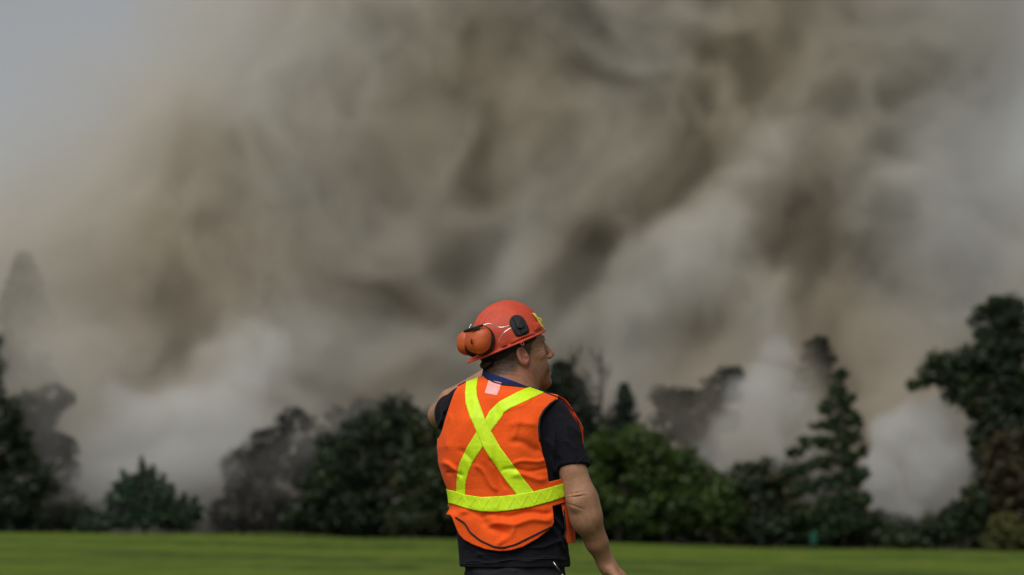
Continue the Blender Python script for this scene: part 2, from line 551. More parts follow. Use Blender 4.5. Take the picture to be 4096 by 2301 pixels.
def tube_data(pts, radii, sides=7):
    pts = [Vector(p) for p in pts]
    V, F = [], []
    up = Vector((0.3, 1, 0.1))
    n = len(pts)
    for i, p in enumerate(pts):
        t = (pts[min(i + 1, n - 1)] - pts[max(i - 1, 0)]).normalized()
        a = t.cross(up)
        if a.length < 1e-3: a = t.cross(Vector((1, 0, 0)))
        a.normalize(); b = t.cross(a)
        for k in range(sides):
            an = 2 * math.pi * k / sides
            V.append(p + (a * math.cos(an) + b * math.sin(an)) * radii[i])
    for i in range(n - 1):
        for k in range(sides):
            F.append((i * sides + k, i * sides + (k + 1) % sides, (i + 1) * sides + (k + 1) % sides, (i + 1) * sides + k))
    F.append(tuple(range(sides))[::-1])
    F.append(tuple((n - 1) * sides + k for k in range(sides)))
    return V, F


class Geo:
    def __init__(self): self.V, self.F = [], []
    def add(self, V, F):
        o = len(self.V)
        self.V += [tuple(v) for v in V]
        self.F += [tuple(i + o for i in f) for f in F]
    def tube(self, pts, radii, sides=7): self.add(*tube_data(pts, radii, sides))
    def obj(self, name, mat, parent=None, smooth=True): return mesh_obj(name, self.V, self.F, mat, parent, smooth)


def base_of(px, Y):
    p = P(px, 2150, Y)
    return Vector((p.x, Y, float(ground_z(p.x, Y)) - 0.05))


def limb(g, a, b, r0, r1, rng, bend=0.12):
    a, b = Vector(a), Vector(b)
    L = (b - a).length
    pts, rr = [], []
    for i in range(6):
        t = i / 5
        j = Vector(rng.normal(size=3)) * L * bend * 0.35 * math.sin(math.pi * t)
        p = a.lerp(b, t) + j + Vector((0, 0, -L * 0.06 * math.sin(math.pi * t)))
        pts.append(p); rr.append(r0 + (r1 - r0) * t)
    g.tube(pts, rr, 6)


def broadleaf(name, label, cat, bx, Y, lobes, leaf='dark', tint=0.4, per=34, size=0.17, dens=1.0, clump=0.62, group=None, trunk_r=0.22, depth=0.8, lean=0):
    rng = np.random.default_rng(abs(hash((bx, int(Y * 10)))) % (2 ** 31) if False else int(bx * 7 + Y * 13) % 100003)
    b = base_of(bx, Y)
    root = empty(name, b)
    tag(root, label, cat, group)
    rows, cents = [], []
    for (lx, ly, rx, ry) in lobes:
        c = P(lx, ly, Y); ax, az = rx / FPX * Y, ry / FPX * Y
        ay = ax * depth
        cy = Y + rng.uniform(-0.3, 0.5) * ay
        cents.append((Vector((c.x, cy, c.z)), az))
        area = 4 * math.pi * ((ax * az) ** 1.6 / 3 + (ax * ay) ** 1.6 / 3 + (ay * az) ** 1.6 / 3) ** (1 / 1.6)
        k = max(6, int(area / (clump * clump * 1.9) * dens))
        d = rng.normal(size=(k, 3)); d /= np.linalg.norm(d, axis=1, keepdims=True)
        rr = rng.uniform(0.60, 1.04, (k, 1))
        C = np.array([c.x, cy, c.z]) + d * rr * np.array([ax, ay, az]) * (1 - clump * 0.35 / max(ax, az))
        lt = tint + rng.normal(0, 0.08)
        rows.append(np.concatenate([C, clump * rng.uniform(0.55, 1.25, (k, 1)), np.clip(rng.normal(lt, 0.17, (k, 1)), 0, 1)], 1))
    cl = np.concatenate(rows)
    cl[:, 2] = np.maximum(cl[:, 2], ground_z(cl[:, 0], cl[:, 1]) + 0.25)
    V, F, tn = clumps_to_leaves(cl, per, size, rng)
    foliage('crown', V, F, tn, LEAF[leaf], root)
    g = Geo()
    top = max(cents, key=lambda q: q[0].z)[0]
    fork = b.lerp(Vector((top.x, top.y, top.z)), 0.35)
    g.tube([b, b.lerp(fork, 0.5) + Vector((0.1, 0, 0)), fork, fork.lerp(top, 0.5), top], [trunk_r * 1.3, trunk_r, trunk_r * 0.85, trunk_r * 0.5, 0.03], 9)
    g.obj('trunk', BARK, root)
    gl = Geo()
    for c, r in cents:
        t = rng.uniform(0.15, 0.8)
        st = b.lerp(top, max(0.15, min(0.75, (c.z - b.z) / max(0.5, top.z - b.z) - 0.25)))
        if (st - c).length > 4.0:      # a far lobe is carried by a nearer one
            cand = [q[0] for q in cents if q[0] != c and (q[0] - st).length < (c - st).length - 0.5]
            if cand: st = min(cand, key=lambda q: (q - c).length)
        limb(gl, st, c, trunk_r * 0.4, 0.025, rng)
    tag(gl.obj('limbs', BARK, root), kind='stuff')
    return root


def conifer(name, label, cat, bx, Y, top, rad_px, leaf='spruce', tint=0.4, group=None, bare=0.0, shape=0.85, per=7, size=0.15, cut=0.06, droop=0.25, step=0.34):
    """top = (px, py) of the tip, rad_px = half width at the foot"""
    rng = np.random.default_rng(int(bx * 3 + Y * 17) % 100003)
    b = base_of(bx, Y); tp = P(top[0], top[1], Y)
    root = empty(name, b); tag(root, label, cat, group)
    H = tp.z - b.z; R = rad_px / FPX * Y
    g = Geo(); g.tube([b, b.lerp(tp, 0.5), tp], [0.02 * H * 0.7, 0.011 * H, 0.012], 8); g.obj('trunk', BARK, root)
    gb = Geo(); rows = []
    h = H * cut
    while h < H * 0.985:
        f = 1 - h / H
        r = R * f ** shape + 0.12
        n = max(4, int(5 + r * 2.2))
        a0 = rng.uniform(0, 6.28)
        for k in range(n):
            if rng.random() < bare: continue
            a = a0 + k * 6.28 / n + rng.normal(0, 0.2)
            L = r * rng.uniform(0.68, 1.15)
            ax = b.lerp(tp, h / H)
            m = max(2, int(L / 0.30))
            for j in range(m):
                t = (j + 0.7) / m
                q = ax + Vector((math.cos(a) * L * t, math.sin(a) * L * t, -droop * L * t + 0.10 * L * t * t))
                rows.append((q.x, q.y, q.z, 0.13 + 0.17 * (1 - t) + 0.04 * L, np.clip(rng.normal(tint, 0.16), 0, 1)))
            e = ax + Vector((math.cos(a) * L, math.sin(a) * L, -droop * L + 0.1 * L))
            gb.tube([ax, ax.lerp(e, 0.5), e], [0.035, 0.02, 0.008], 4)
        h += step * rng.uniform(0.75, 1.25) * (0.6 + 0.5 * f)
    tag(gb.obj('branches', BARK, root), kind='stuff')
    cl = np.array(rows)
    V, F, tn = clumps_to_leaves(cl, per, size, rng, squash=0.6)
    foliage('crown', V, F, tn, LEAF[leaf], root)
    return root


def shooty_pine(name, label, bx, Y, tips, body):
    rng = np.random.default_rng(77)
    b = base_of(bx, Y); root = empty(name, b); tag(root, label, 'tree')
    rows = []
    gb = Geo()
    for (tx, ty, L, lean) in tips:
        t = P(tx, ty, Y + rng.uniform(-1.0, 1.0))
        Lm = L / FPX * Y
        s = t - Vector((lean * Lm, 0, Lm))
        n = int(Lm / 0.13) + 2
        for i in range(n):
            f = i / n
            q = t.lerp(s, f)
            sp = 0.06 + 0.42 * f
            for k in range(3 + int(5 * f)):
                rows.append((q.x + rng.normal(0, sp), q.y + rng.normal(0, sp), q.z + rng.normal(0, 0.09), 0.12 + 0.10 * f, np.clip(rng.normal(0.42, 0.18), 0, 1)))
        gb.tube([b + Vector((0, 0, 0.6)), b.lerp(s, 0.6) + Vector((0, 0, 0.2)), s, t], [0.07, 0.05, 0.03, 0.01], 5)
    for (lx, ly, rx, ry, n) in body:
        c = P(lx, ly, Y)
        for k in range(n):
            d = rng.normal(size=3); d /= np.linalg.norm(d); d *= rng.uniform(0.3, 1)
            rows.append((c.x + d[0] * rx / FPX * Y, Y + d[1] * rx / FPX * Y * 0.8, c.z + d[2] * ry / FPX * Y, 0.30, np.clip(rng.normal(0.35, 0.18), 0, 1)))
    cl = np.array(rows); cl[:, 2] = np.maximum(cl[:, 2], b.z + 0.15)
    V, F, tn = clumps_to_leaves(cl, 9, 0.12, rng)
    foliage('crown', V, F, tn, LEAF['pine'], root)
    g = Geo(); top = P(tips[0][0], tips[0][1], Y)
    g.tube([b, b.lerp(top, 0.5), top], [0.12, 0.07, 0.01], 8); g.obj('trunk', BARK, root)
    tag(gb.obj('branches', BARK, root), kind='stuff')


def bare_tree(label, bx, Y, top, seed, spread=1.0):
    rng = np.random.default_rng(seed)
    b = base_of(bx, Y); tp = P(top[0], top[1], Y)
    root = empty('bare_tree', b); tag(root, label, 'tree', 'bare trees in the smoke')
    g = Geo(); H = tp.z - b.z
    mid = b.lerp(tp, 0.5) + Vector((0.15, 0, 0))
    g.tube([b, mid, b.lerp(tp, 0.8), tp], [0.20, 0.14, 0.08, 0.03], 8); g.obj('trunk', BARK, root)
    gb = Geo()
    def grow(p, d, L, r, lev):
        e = p + d * L
        m = p.lerp(e, 0.5) + Vector(rng.normal(size=3)) * L * 0.06
        gb.tube([p, m, e], [r * 1.4, r * 1.1, r * 0.8], 5)
        if lev < 3:
            for k in range(3):
                nd = (d + Vector(rng.normal(size=3)) * 0.38 + Vector((0, 0, 0.12))).normalized()
                grow(p.lerp(e, rng.uniform(0.45, 1)), nd, L * rng.uniform(0.5, 0.72), r * 0.5, lev + 1)
    for k in range(13):
        t = 0.55 + 0.4 * k / 13
        a = rng.uniform(0, 6.28)
        grow(b.lerp(tp, t), Vector((math.cos(a) * 0.6 * spread, math.sin(a) * 0.6 * spread, 0.8)).normalized(), H * 0.19 * (1.25 - t), 0.05, 1)
    tag(gb.obj('branches', BARK, root), kind='stuff')


def build_trees():
    B = broadleaf
    GR = 'trees along the edge of the field'
    # left edge
    B('broadleaf_tree', 'tallest dark tree at the far left edge of the field', 'tree', 10, 161, [(-60, 1370, 70, 90), (-70, 1500, 110, 120), (-40, 1670, 120, 130), (20, 1790, 120, 130), (60, 1930, 160, 130), (0, 2050, 200, 90), (-150, 1800, 150, 250)], 'dark', 0.35, group=GR)
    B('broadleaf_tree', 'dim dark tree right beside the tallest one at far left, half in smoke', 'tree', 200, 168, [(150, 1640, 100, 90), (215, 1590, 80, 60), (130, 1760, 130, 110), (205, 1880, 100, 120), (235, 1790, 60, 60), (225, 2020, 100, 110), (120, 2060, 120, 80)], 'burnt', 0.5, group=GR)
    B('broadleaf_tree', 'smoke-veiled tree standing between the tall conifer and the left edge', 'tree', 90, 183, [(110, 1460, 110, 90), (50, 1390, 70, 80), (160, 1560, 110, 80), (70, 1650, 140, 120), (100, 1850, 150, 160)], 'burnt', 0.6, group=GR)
    conifer('conifer', 'ghostly conifer tip showing through the thin smoke at upper left', 'tree', 110, 191, (100, 985), 300, 'spruce', 0.4, group='conifers among the smoke', shape=.7, size=.22, droop=.15)
    # small pine
    shooty_pine('young_pine', 'small bushy pine with upright shoots alone on the left of the field', 585, 158,
                [(568, 1838, 130, 0), (612, 1868, 90, 0.2), (490, 1886, 100, -0.2), (655, 1905, 90, .2), (465, 1930, 80, -0.3), (690, 1945, 90, 0.3), (432, 1968, 80, -0.4), (735, 1978, 80, 0.3), (783, 1992, 60, 0.2), (790, 2030, 60, .5),
                 (350, 2045, 60, -0.3), (395, 2055, 60, -0.2), (530, 1900, 110, -0.1), (765, 2060, 60, .6)],
                [(580, 2010, 120, 90, 260), (640, 2070, 150, 55, 300), (480, 2080, 120, 45, 220), (400, 2100, 60, 30, 60), (730, 2095, 70, 35, 90)])
    # scorched pair in the smoke, left of the centre
    B('scorched_tree', 'blurred black tree leaning right out of the smoke, left of the big dark trees', 'tree', 960, 168.5, [(930, 1880, 60, 65), (1010, 1820, 90, 60), (1090, 1760, 90, 65), (1180, 1690, 85, 65), (1130, 1850, 90, 80), (1020, 1930, 90, 80), (945, 1970, 60, 70), (900, 2050, 60, 70)], 'burnt', 0.4, per=26, group='scorched trees in the smoke')
    B('scorched_bush', 'low black bush in smoke at the foot of the leaning tree', 'bush', 1050, 167, [(1000, 2070, 100, 55), (1120, 2080, 100, 55), (920, 2090, 80, 45), (1080, 2010, 90, 70)], 'burnt', 0.5, per=24)
    # big dark group
    B('broadleaf_tree', 'low dark tree sloping down at the left end of the dense group', 'tree', 1290, 161, [(1290, 1960, 110, 110), (1230, 2050, 95, 80), (1350, 1860, 100, 90), (1160, 2105, 60, 35), (1370, 2040, 120, 90)], 'dark', 0.45, group=GR)
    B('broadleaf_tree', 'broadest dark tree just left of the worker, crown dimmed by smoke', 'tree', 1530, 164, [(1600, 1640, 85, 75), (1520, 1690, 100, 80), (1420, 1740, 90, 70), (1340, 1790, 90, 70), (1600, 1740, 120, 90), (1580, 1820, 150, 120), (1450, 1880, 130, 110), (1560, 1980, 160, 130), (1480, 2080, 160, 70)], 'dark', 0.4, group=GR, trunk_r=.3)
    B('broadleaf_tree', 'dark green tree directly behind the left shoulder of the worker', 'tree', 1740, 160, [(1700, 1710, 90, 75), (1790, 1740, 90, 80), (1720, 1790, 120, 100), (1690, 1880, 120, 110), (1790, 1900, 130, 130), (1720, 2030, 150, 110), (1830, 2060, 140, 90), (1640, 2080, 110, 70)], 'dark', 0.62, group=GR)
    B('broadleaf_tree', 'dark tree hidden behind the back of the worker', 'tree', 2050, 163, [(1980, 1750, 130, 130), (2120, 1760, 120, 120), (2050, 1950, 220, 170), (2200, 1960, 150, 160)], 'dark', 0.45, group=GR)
    # right of the worker
    conifer('conifer', 'dark conifer rising beside the chin and right shoulder of the worker', 'tree', 2270, 166, (2243, 1425), 470, 'spruce', 0.45, group='conifers among the smoke', size=.2)
    conifer('conifer', 'short pointed conifer peeking above the green trees', 'tree', 2500, 164, (2497, 1525), 215, 'spruce', 0.3, group='conifers among the smoke', step=0.3)
    bare_tree('thin leafless tree nearest the dark conifer beside the worker', 2300, 165, (2285, 1385), 3)
    bare_tree('thin leafless tree standing further right in the smoke', 2385, 165.8, (2405, 1385), 5, 1.4)
    B('broadleaf_tree', 'bright green tree at the worker\'s right elbow, tallest of the green row', 'tree', 2470, 159, [(2430, 1790, 100, 90), (2530, 1780, 100, 90), (2360, 1860, 100, 110), (2480, 1900, 150, 120), (2400, 2030, 150, 110), (2540, 2050, 140, 100)], 'green', 0.5, group=GR, per=38)
    B('broadleaf_tree', 'green tree next in the row, crown sloping to the right', 'tree', 2660, 159.5, [(2640, 1830, 100, 100), (2720, 1870, 95, 90), (2600, 1930, 120, 110), (2700, 2000, 140, 110), (2640, 2080, 150, 80)], 'green', 0.42, group=GR)
    B('broadleaf_tree', 'lower rounded green tree in the middle of the green row', 'tree', 2850, 160, [(2830, 1930, 100, 80), (2900, 1960, 80, 80), (2780, 2010, 110, 90), (2870, 2070, 130, 80)], 'green', 0.4, group=GR)
    B('broadleaf_tree', 'dark green tree at the right end of the green row', 'tree', 3060, 161, [(3000, 1910, 85, 70), (3090, 1890, 85, 65), (3150, 1950, 60, 80), (3040, 2010, 130, 100), (3000, 2100, 130, 70), (3130, 2090, 100, 70)], 'dark', 0.6, group=GR)
    # veiled
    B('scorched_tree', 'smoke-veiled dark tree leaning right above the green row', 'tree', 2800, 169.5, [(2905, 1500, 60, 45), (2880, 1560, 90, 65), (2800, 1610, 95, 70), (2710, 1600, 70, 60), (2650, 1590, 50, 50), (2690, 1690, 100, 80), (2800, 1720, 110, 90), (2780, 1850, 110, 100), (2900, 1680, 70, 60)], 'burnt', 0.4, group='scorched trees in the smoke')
    conifer('scorched_conifer', 'faint dark column of a conifer left of the airy tree', 'tree', 3265, 181, (3268, 1335), 150, 'burnt', 0.4, shape=0.35, size=.22, per=7, cut=.2, bare=.3)
    # airy poplar
    lob = [(3368, 1505, 30, 40), (3350, 1570, 45, 35), (3385, 1600, 45, 40), (3310, 1630, 35, 40), (3390, 1670, 55, 40), (3330, 1700, 50, 35), (3430, 1690, 25, 25), (3270, 1700, 30, 25), (3400, 1750, 60, 40), (3300, 1770, 60, 35),
           (3225, 1770, 35, 25), (3180, 1815, 40, 25), (3380, 1830, 60, 45), (3290, 1850, 55, 35), (3450, 1800, 25, 30), (3220, 1880, 45, 30), (3400, 1910, 60, 45), (3450, 1900, 30, 40), (3320, 1930, 55, 35), (3240, 1950, 50, 30),
           (3180, 1960, 30, 25), (3400, 2000, 70, 45), (3310, 2020, 60, 40), (3450, 2000, 35, 40), (3250, 2060, 70, 40), (3360, 2100, 90, 45), (3440, 2080, 45, 50), (3300, 2140, 80, 30)]
    B('airy_tree', 'tall slender tree with sparse leaves and gaps, right of centre', 'tree', 3375, 157.5, lob, 'olive', 0.42, per=22, size=0.13, dens=0.85, clump=0.30, depth=0.7, trunk_r=0.14)
    # far right
    B('broadleaf_tree', 'giant dark tree at right whose bough reaches over the white smoke puff', 'tree', 3990, 164, [(4040, 1240, 80, 70), (3960, 1290, 85, 85), (4060, 1350, 100, 110), (3940, 1410, 100, 80), (3860, 1440, 80, 60), (3780, 1450, 80, 55), (3720, 1500, 60, 45), (3820, 1520, 90, 50), (3900, 1570, 90, 60), (4020, 1500, 110, 110), (4060, 1680, 120, 130), (3970, 1660, 90, 110), (3940, 1780, 80, 100), (4150, 1500, 130, 250), (3990, 1900, 90, 110), (3660, 1540, 40, 30), (3880, 1500, 90, 70), (3900, 1610, 80, 60), (3840, 1575, 70, 40), (4000, 1230, 60, 50)], 'dark', 0.42, group=GR, trunk_r=.35)
    B('russet_tree', 'brownish tree below the giant one at the right edge', 'tree', 4040, 161.5, [(4010, 1800, 90, 90), (3990, 1900, 90, 90), (4060, 1960, 110, 110), (3950, 2010, 70, 70), (4110, 1800, 90, 140), (3990, 2100, 110, 80)], 'rust', 0.3, group=GR)
    B('yellow_bush', 'yellowish bush low in the right corner of the tree line', 'bush', 4040, 157.8, [(4030, 2110, 80, 60), (4090, 2150, 80, 55), (3990, 2160, 60, 40)], 'yellow', 0.35, clump=.4, size=.12)
    B('dark_bush', 'dark bush right of the white smoke puff, under the brownish tree', 'bush', 3860, 159, [(3800, 2110, 90, 70), (3880, 2060, 90, 70), (3740, 2130, 90, 50), (3920, 2130, 80, 60), (3900, 1990, 60, 60)], 'dark', 0.5, clump=.45)
    B('dark_bush', 'small dark bush at the foot of the white smoke puff', 'bush', 3640, 158.5, [(3640, 2160, 70, 35), (3570, 2170, 60, 35), (3700, 2165, 40, 30)], 'dark', 0.6, clump=.4)
    B('dark_bush', 'dark bush beside the foot of the slender airy tree', 'bush', 3500, 159, [(3480, 2100, 55, 60), (3530, 2150, 60, 40), (3430, 2150, 60, 45)], 'dark', 0.6, clump=.4)
    B('dark_bush', 'dark bush filling in under the airy tree, behind the green bin', 'bush', 3230, 160, [(3200, 2070, 90, 60), (3260, 2120, 90, 55), (3140, 2130, 80, 50), (3330, 2130, 80, 50)], 'dark', 0.5, clump=.45)
    # second row, dimmed by smoke
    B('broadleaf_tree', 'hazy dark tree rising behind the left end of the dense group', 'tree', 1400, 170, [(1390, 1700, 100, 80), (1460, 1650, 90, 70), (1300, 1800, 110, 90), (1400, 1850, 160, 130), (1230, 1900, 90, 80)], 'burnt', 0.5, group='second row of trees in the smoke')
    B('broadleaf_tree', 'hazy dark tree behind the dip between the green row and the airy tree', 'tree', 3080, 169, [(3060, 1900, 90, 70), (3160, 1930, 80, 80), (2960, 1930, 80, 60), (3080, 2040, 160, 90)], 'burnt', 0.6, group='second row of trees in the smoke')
    B('broadleaf_tree', 'shadowy tree filling the right edge behind the brownish tree', 'tree', 4060, 167, [(4060, 1750, 120, 150), (3980, 1800, 110, 120), (4010, 1950, 130, 120), (4120, 1950, 120, 150), (3960, 2060, 100, 90)], 'dark', 0.3, group='second row of trees in the smoke')
    # understorey
    rng = np.random.default_rng(5)
    n = 900
    px = rng.uniform(1150, 4250, n); Yy = rng.uniform(161, 169, n)
    rows = []
    for i in range(n):
        p = P(px[i], 2150, Yy[i]); gz = float(ground_z(p.x, Yy[i]))
        rows.append((p.x, Yy[i], gz + rng.uniform(0.2, 2.4), rng.uniform(0.4, 0.8), np.clip(rng.normal(.35, .15), 0, 1)))
    for i in range(160):
        xx = rng.uniform(-60, 400); Y0 = rng.uniform(162, 170)
        p = P(xx, 2150, Y0); gz = float(ground_z(p.x, Y0))
        rows.append((p.x, Y0, gz + rng.uniform(0.2, 2.0), rng.uniform(0.4, 0.8), .3))
    V, F, tn = clumps_to_leaves(np.array(rows), 24, 0.17, rng)
    o = foliage('undergrowth', V, F, tn, LEAF['dark'], None)
    tag(o, 'dark undergrowth filling the foot of the tree line', kind='stuff')


build_trees()


def build_verge():
    rng = np.random.default_rng(21)
    n = 26000
    px = rng.uniform(-150, 4250, n); Y = rng.uniform(152.5, 158.6, n)
    x = (px - 2048) / FPX * Y
    z = ground_z(x, Y)
    k = vnoise(x * .5 + 40, Y * .8, Y * 0) 
    h = (0.03 + 0.13 * k ** 2) * rng.uniform(.5, 1.3, n) * sstep(152, 157, Y)
    w_ = rng.uniform(.02, .05, n); dx, dy = rng.normal(0, .35, n) * h, rng.normal(0, .3, n) * h
    V = np.stack([np.stack([x - w_, Y, z - .02], 1), np.stack([x + w_, Y + .01, z - .02], 1), np.stack([x + dx + w_ * .2, Y + dy, z + h], 1), np.stack([x + dx - w_ * .2, Y + dy, z + h], 1)], 1).reshape(-1, 3)
    o = foliage('long_grass', V, np.arange(4 * n).reshape(n, 4), np.clip(rng.normal(.45, .2, n), 0, 1), leaf_mat('verge_grass', (0.045, 0.075, 0.012), (0.105, 0.135, 0.024), (0.14, 0.12, 0.05)), None)
    tag(o, 'uneven long grass along the far rim of the field', kind='stuff')


build_verge()


def build_bin():
    b = base_of(3255, 156.6); b.z = float(ground_z(b.x, 156.6))
    root = empty('litter_bin', b); tag(root, 'small dark green litter bin at the field edge under the airy tree', 'bin')
    g = NT('green_plastic'); g.bsdf((0.012, 0.085, 0.055), 0.45)
    d = NT('dark_post'); d.bsdf((0.04, 0.04, 0.04), 0.6)
    bm = Geo()
    def frustum(geo, z0, z1, r0, r1, n=16, cx=0, cy=0):
        V = [(b.x + cx + r * math.cos(2 * math.pi * k / n), b.y + cy + r * math.sin(2 * math.pi * k / n), b.z + z) for z, r in ((z0, r0), (z1, r1)) for k in range(n)]
        F = [(k, (k + 1) % n, n + (k + 1) % n, n + k) for k in range(n)] + [tuple(range(n))[::-1], tuple(range(n, 2 * n))]
        geo.add(V, F)
    frustum(bm, 0.30, 0.92, 0.22, 0.27); frustum(bm, 0.92, 0.96, 0.285, 0.285)
    bm.obj('bin_body', g.m, root, False)
    l = Geo(); frustum(l, 0.962, 1.04, 0.28, 0.16); l.obj('lid', g.m, root, False)
    p = Geo(); frustum(p, -0.05, 0.298, 0.04, 0.04, 8); p.obj('post', d.m, root, False)


build_bin()

# ------------------------------------------------------------------ implicit surfaces for the figure
PXM = PERSON_Y / FPX                      # metres per photograph pixel at the worker


def Q(px, py, d=0.0):
    return np.array(P(px, py, PERSON_Y + d))


def proj(V):
    V = np.asarray(V)
    c, s = math.cos(PITCH), math.sin(PITCH)
    y, z = V[:, 1], V[:, 2] - CAM_H
    fw = y * c + z * s
    up = -y * s + z * c
    return 2048 + FPX * V[:, 0] / fw, 1150.5 - FPX * up / fw


def smin(a, b, k):
    h = np.clip(0.5 + 0.5 * (b - a) / k, 0, 1)
    return b + (a - b) * h - k * h * (1 - h)


def smax(a, b, k): return -smin(-a, -b, k)


def ell(p, c, r):
    q = (p - np.asarray(c)) / np.asarray(r)
    k0 = np.sqrt((q * q).sum(1)) + 1e-9
    k1 = np.sqrt(((q / np.asarray(r)) ** 2).sum(1)) + 1e-9
    return k0 * (k0 - 1) / k1


def cap(p, a, b, ra, rb):
    a, b = np.asarray(a), np.asarray(b)
    ab = b - a
    t = np.clip(((p - a) @ ab) / (ab @ ab), 0, 1)
    return np.linalg.norm(p - a - t[:, None] * ab, axis=1) - (ra + (rb - ra) * t)


def chain(p, pts, rad_, k=0.01):
    d = None
    for i in range(len(pts) - 1):
        c = cap(p, pts[i], pts[i + 1], rad_[i], rad_[i + 1])
        d = c if d is None else smin(d, c, k)
    return d


def surfnet(f, lo, hi, h, c=6):
    lo, hi = np.asarray(lo, float), np.asarray(hi, float)
    nb = np.ceil((hi - lo) / (h * c)).astype(int)
    n = nb * c
    bi = np.stack(np.meshgrid(*[np.arange(k) for k in nb], indexing='ij'), -1).reshape(-1, 3)
    cen = lo + (bi * c + (c - 1) / 2) * h
    cv = f(cen)
    G = np.repeat(np.repeat(np.repeat(cv.reshape(nb).astype(np.float32), c, 0), c, 1), c, 2)
    act = bi[np.abs(cv) < c * h * 1.5]
    sub = np.stack(np.meshgrid(*[np.arange(c)] * 3, indexing='ij'), -1).reshape(-1, 3)
    for s in range(0, len(act), 1500):
        ii = (act[s:s + 1500, None, :] * c + sub[None]).reshape(-1, 3)
        G[ii[:, 0], ii[:, 1], ii[:, 2]] = f(lo + ii * h)
    ins = G < 0
    cnt = np.zeros(tuple(n - 1), np.int8)
    for a in (0, 1):
        for b in (0, 1):
            for d in (0, 1):
                cnt += ins[a:n[0] - 1 + a, b:n[1] - 1 + b, d:n[2] - 1 + d]
    ac = np.argwhere((cnt > 0) & (cnt < 8))
    idg = np.full(tuple(n - 1), -1, np.int32)
    idg[ac[:, 0], ac[:, 1], ac[:, 2]] = np.arange(len(ac))
    acc = np.zeros((len(ac), 3)); w_ = np.zeros(len(ac))
    cor = [(a, b, d) for a in (0, 1) for b in (0, 1) for d in (0, 1)]
    for i, ca in enumerate(cor):
        for cb in cor[i + 1:]:
            df = [x != y for x, y in zip(ca, cb)]
            if sum(df) != 1: continue
            g0 = G[ac[:, 0] + ca[0], ac[:, 1] + ca[1], ac[:, 2] + ca[2]]
            g1 = G[ac[:, 0] + cb[0], ac[:, 1] + cb[1], ac[:, 2] + cb[2]]
            m = (g0 < 0) != (g1 < 0)
            t = np.where(m, g0 / np.where(m, g0 - g1, 1), 0)
            acc += m[:, None] * (np.array(ca) + t[:, None] * (np.array(cb) - np.array(ca)))
            w_ += m
    V = lo + (ac + acc / w_[:, None]) * h
    quads = []
    for ax in range(3):
        sl0 = [slice(None)] * 3; sl1 = [slice(None)] * 3
        sl0[ax] = slice(0, -1); sl1[ax] = slice(1, None)
        e = np.argwhere(ins[tuple(sl0)] != ins[tuple(sl1)])
        o1, o2 = [k for k in range(3) if k != ax]
        e = e[(e[:, o1] > 0) & (e[:, o2] > 0) & (e[:, o1] < n[o1] - 1) & (e[:, o2] < n[o2] - 1)]
        s_in = ins[e[:, 0], e[:, 1], e[:, 2]]
        def cid(d1, d2):
            q = e.copy(); q[:, o1] -= d1; q[:, o2] -= d2
            return idg[q[:, 0], q[:, 1], q[:, 2]]
        qd = np.stack([cid(0, 0), cid(1, 0), cid(1, 1), cid(0, 1)], 1)
        flip = s_in if ax != 1 else ~s_in
        qd[~flip] = qd[~flip][:, ::-1]
        # winding so that normals point outwards
        quads.append(qd)
    F = np.concatenate(quads)
    F = F[(F >= 0).all(1)]
    # make sure of outward winding by comparing with the gradient
    a, b, d = V[F[:, 0]], V[F[:, 1]], V[F[:, 2]]
    nrm = np.cross(b - a, d - a)
    samp = np.arange(0, len(F), max(1, len(F) // 400))
    cc = V[F[samp]].mean(1)
    nn = nrm[samp] / (np.linalg.norm(nrm[samp], axis=1, keepdims=True) + 1e-12)
    if np.mean(f(cc + nn * h) > f(cc - nn * h)) < 0.5:
        F = F[:, ::-1]
    return V, F


def vnormals(V, F):
    n = np.cross(V[F[:, 2]] - V[F[:, 0]], V[F[:, 3]] - V[F[:, 1]])
    N = np.zeros_like(V)
    for k in range(4): np.add.at(N, F[:, k], n)
    return N / (np.linalg.norm(N, axis=1, keepdims=True) + 1e-12)


def poly_sd(px, py, poly):
    """signed distance in photograph pixels to a polygon, negative inside; also the closest point."""
    poly = np.asarray(poly, float)
    best = np.full(len(px), 1e9); bx = np.zeros(len(px)); by = np.zeros(len(px))
    ins = np.zeros(len(px), bool)
    for i in range(len(poly)):
        x0, y0 = poly[i]; x1, y1 = poly[(i + 1) % len(poly)]
        ex, ey = x1 - x0, y1 - y0
        t = np.clip(((px - x0) * ex + (py - y0) * ey) / (ex * ex + ey * ey + 1e-9), 0, 1)
        cx, cy = x0 + t * ex, y0 + t * ey
        d = np.hypot(px - cx, py - cy)
        m = d < best
        best = np.where(m, d, best); bx = np.where(m, cx, bx); by = np.where(m, cy, by)
        cr = ((y0 > py) != (y1 > py)) & (px < (x1 - x0) * (py - y0) / (y1 - y0 + 1e-12) + x0)
        ins ^= cr
    return np.where(ins, -best, best), bx, by


# ------------------------------------------------------------------ torso
YAW = rad(17)
RINGS = np.array([  # row, left edge, right edge (photograph pixels), half depth m, depth offset m
    (1500, 1960, 2045, .046, .03), (1512, 1925, 2062, .058, .025), (1530, 1882, 2085, .072, .02), (1552, 1845, 2115, .088, .01), (1578, 1820, 2165, .104, .0), (1602, 1805, 2212, .118, .0),
    (1634, 1792, 2245, .128, 0), (1680, 1779, 2262, .138, 0), (1730, 1774, 2268, .142, 0), (1790, 1768, 2270, .145, 0), (1850, 1776, 2268, .143, 0),
    (1905, 1798, 2266, .138, 0), (1960, 1816, 2262, .134, 0), (2050, 1824, 2264, .132, 0), (2110, 1832, 2268, .132, 0), (2200, 1841, 2272, .134, 0),
    (2300, 1850, 2272, .138, 0), (2440, 1850, 2280, .145, 0)])
RZ = np.array([Q(2040, r[0])[2] for r in RINGS])[::-1]
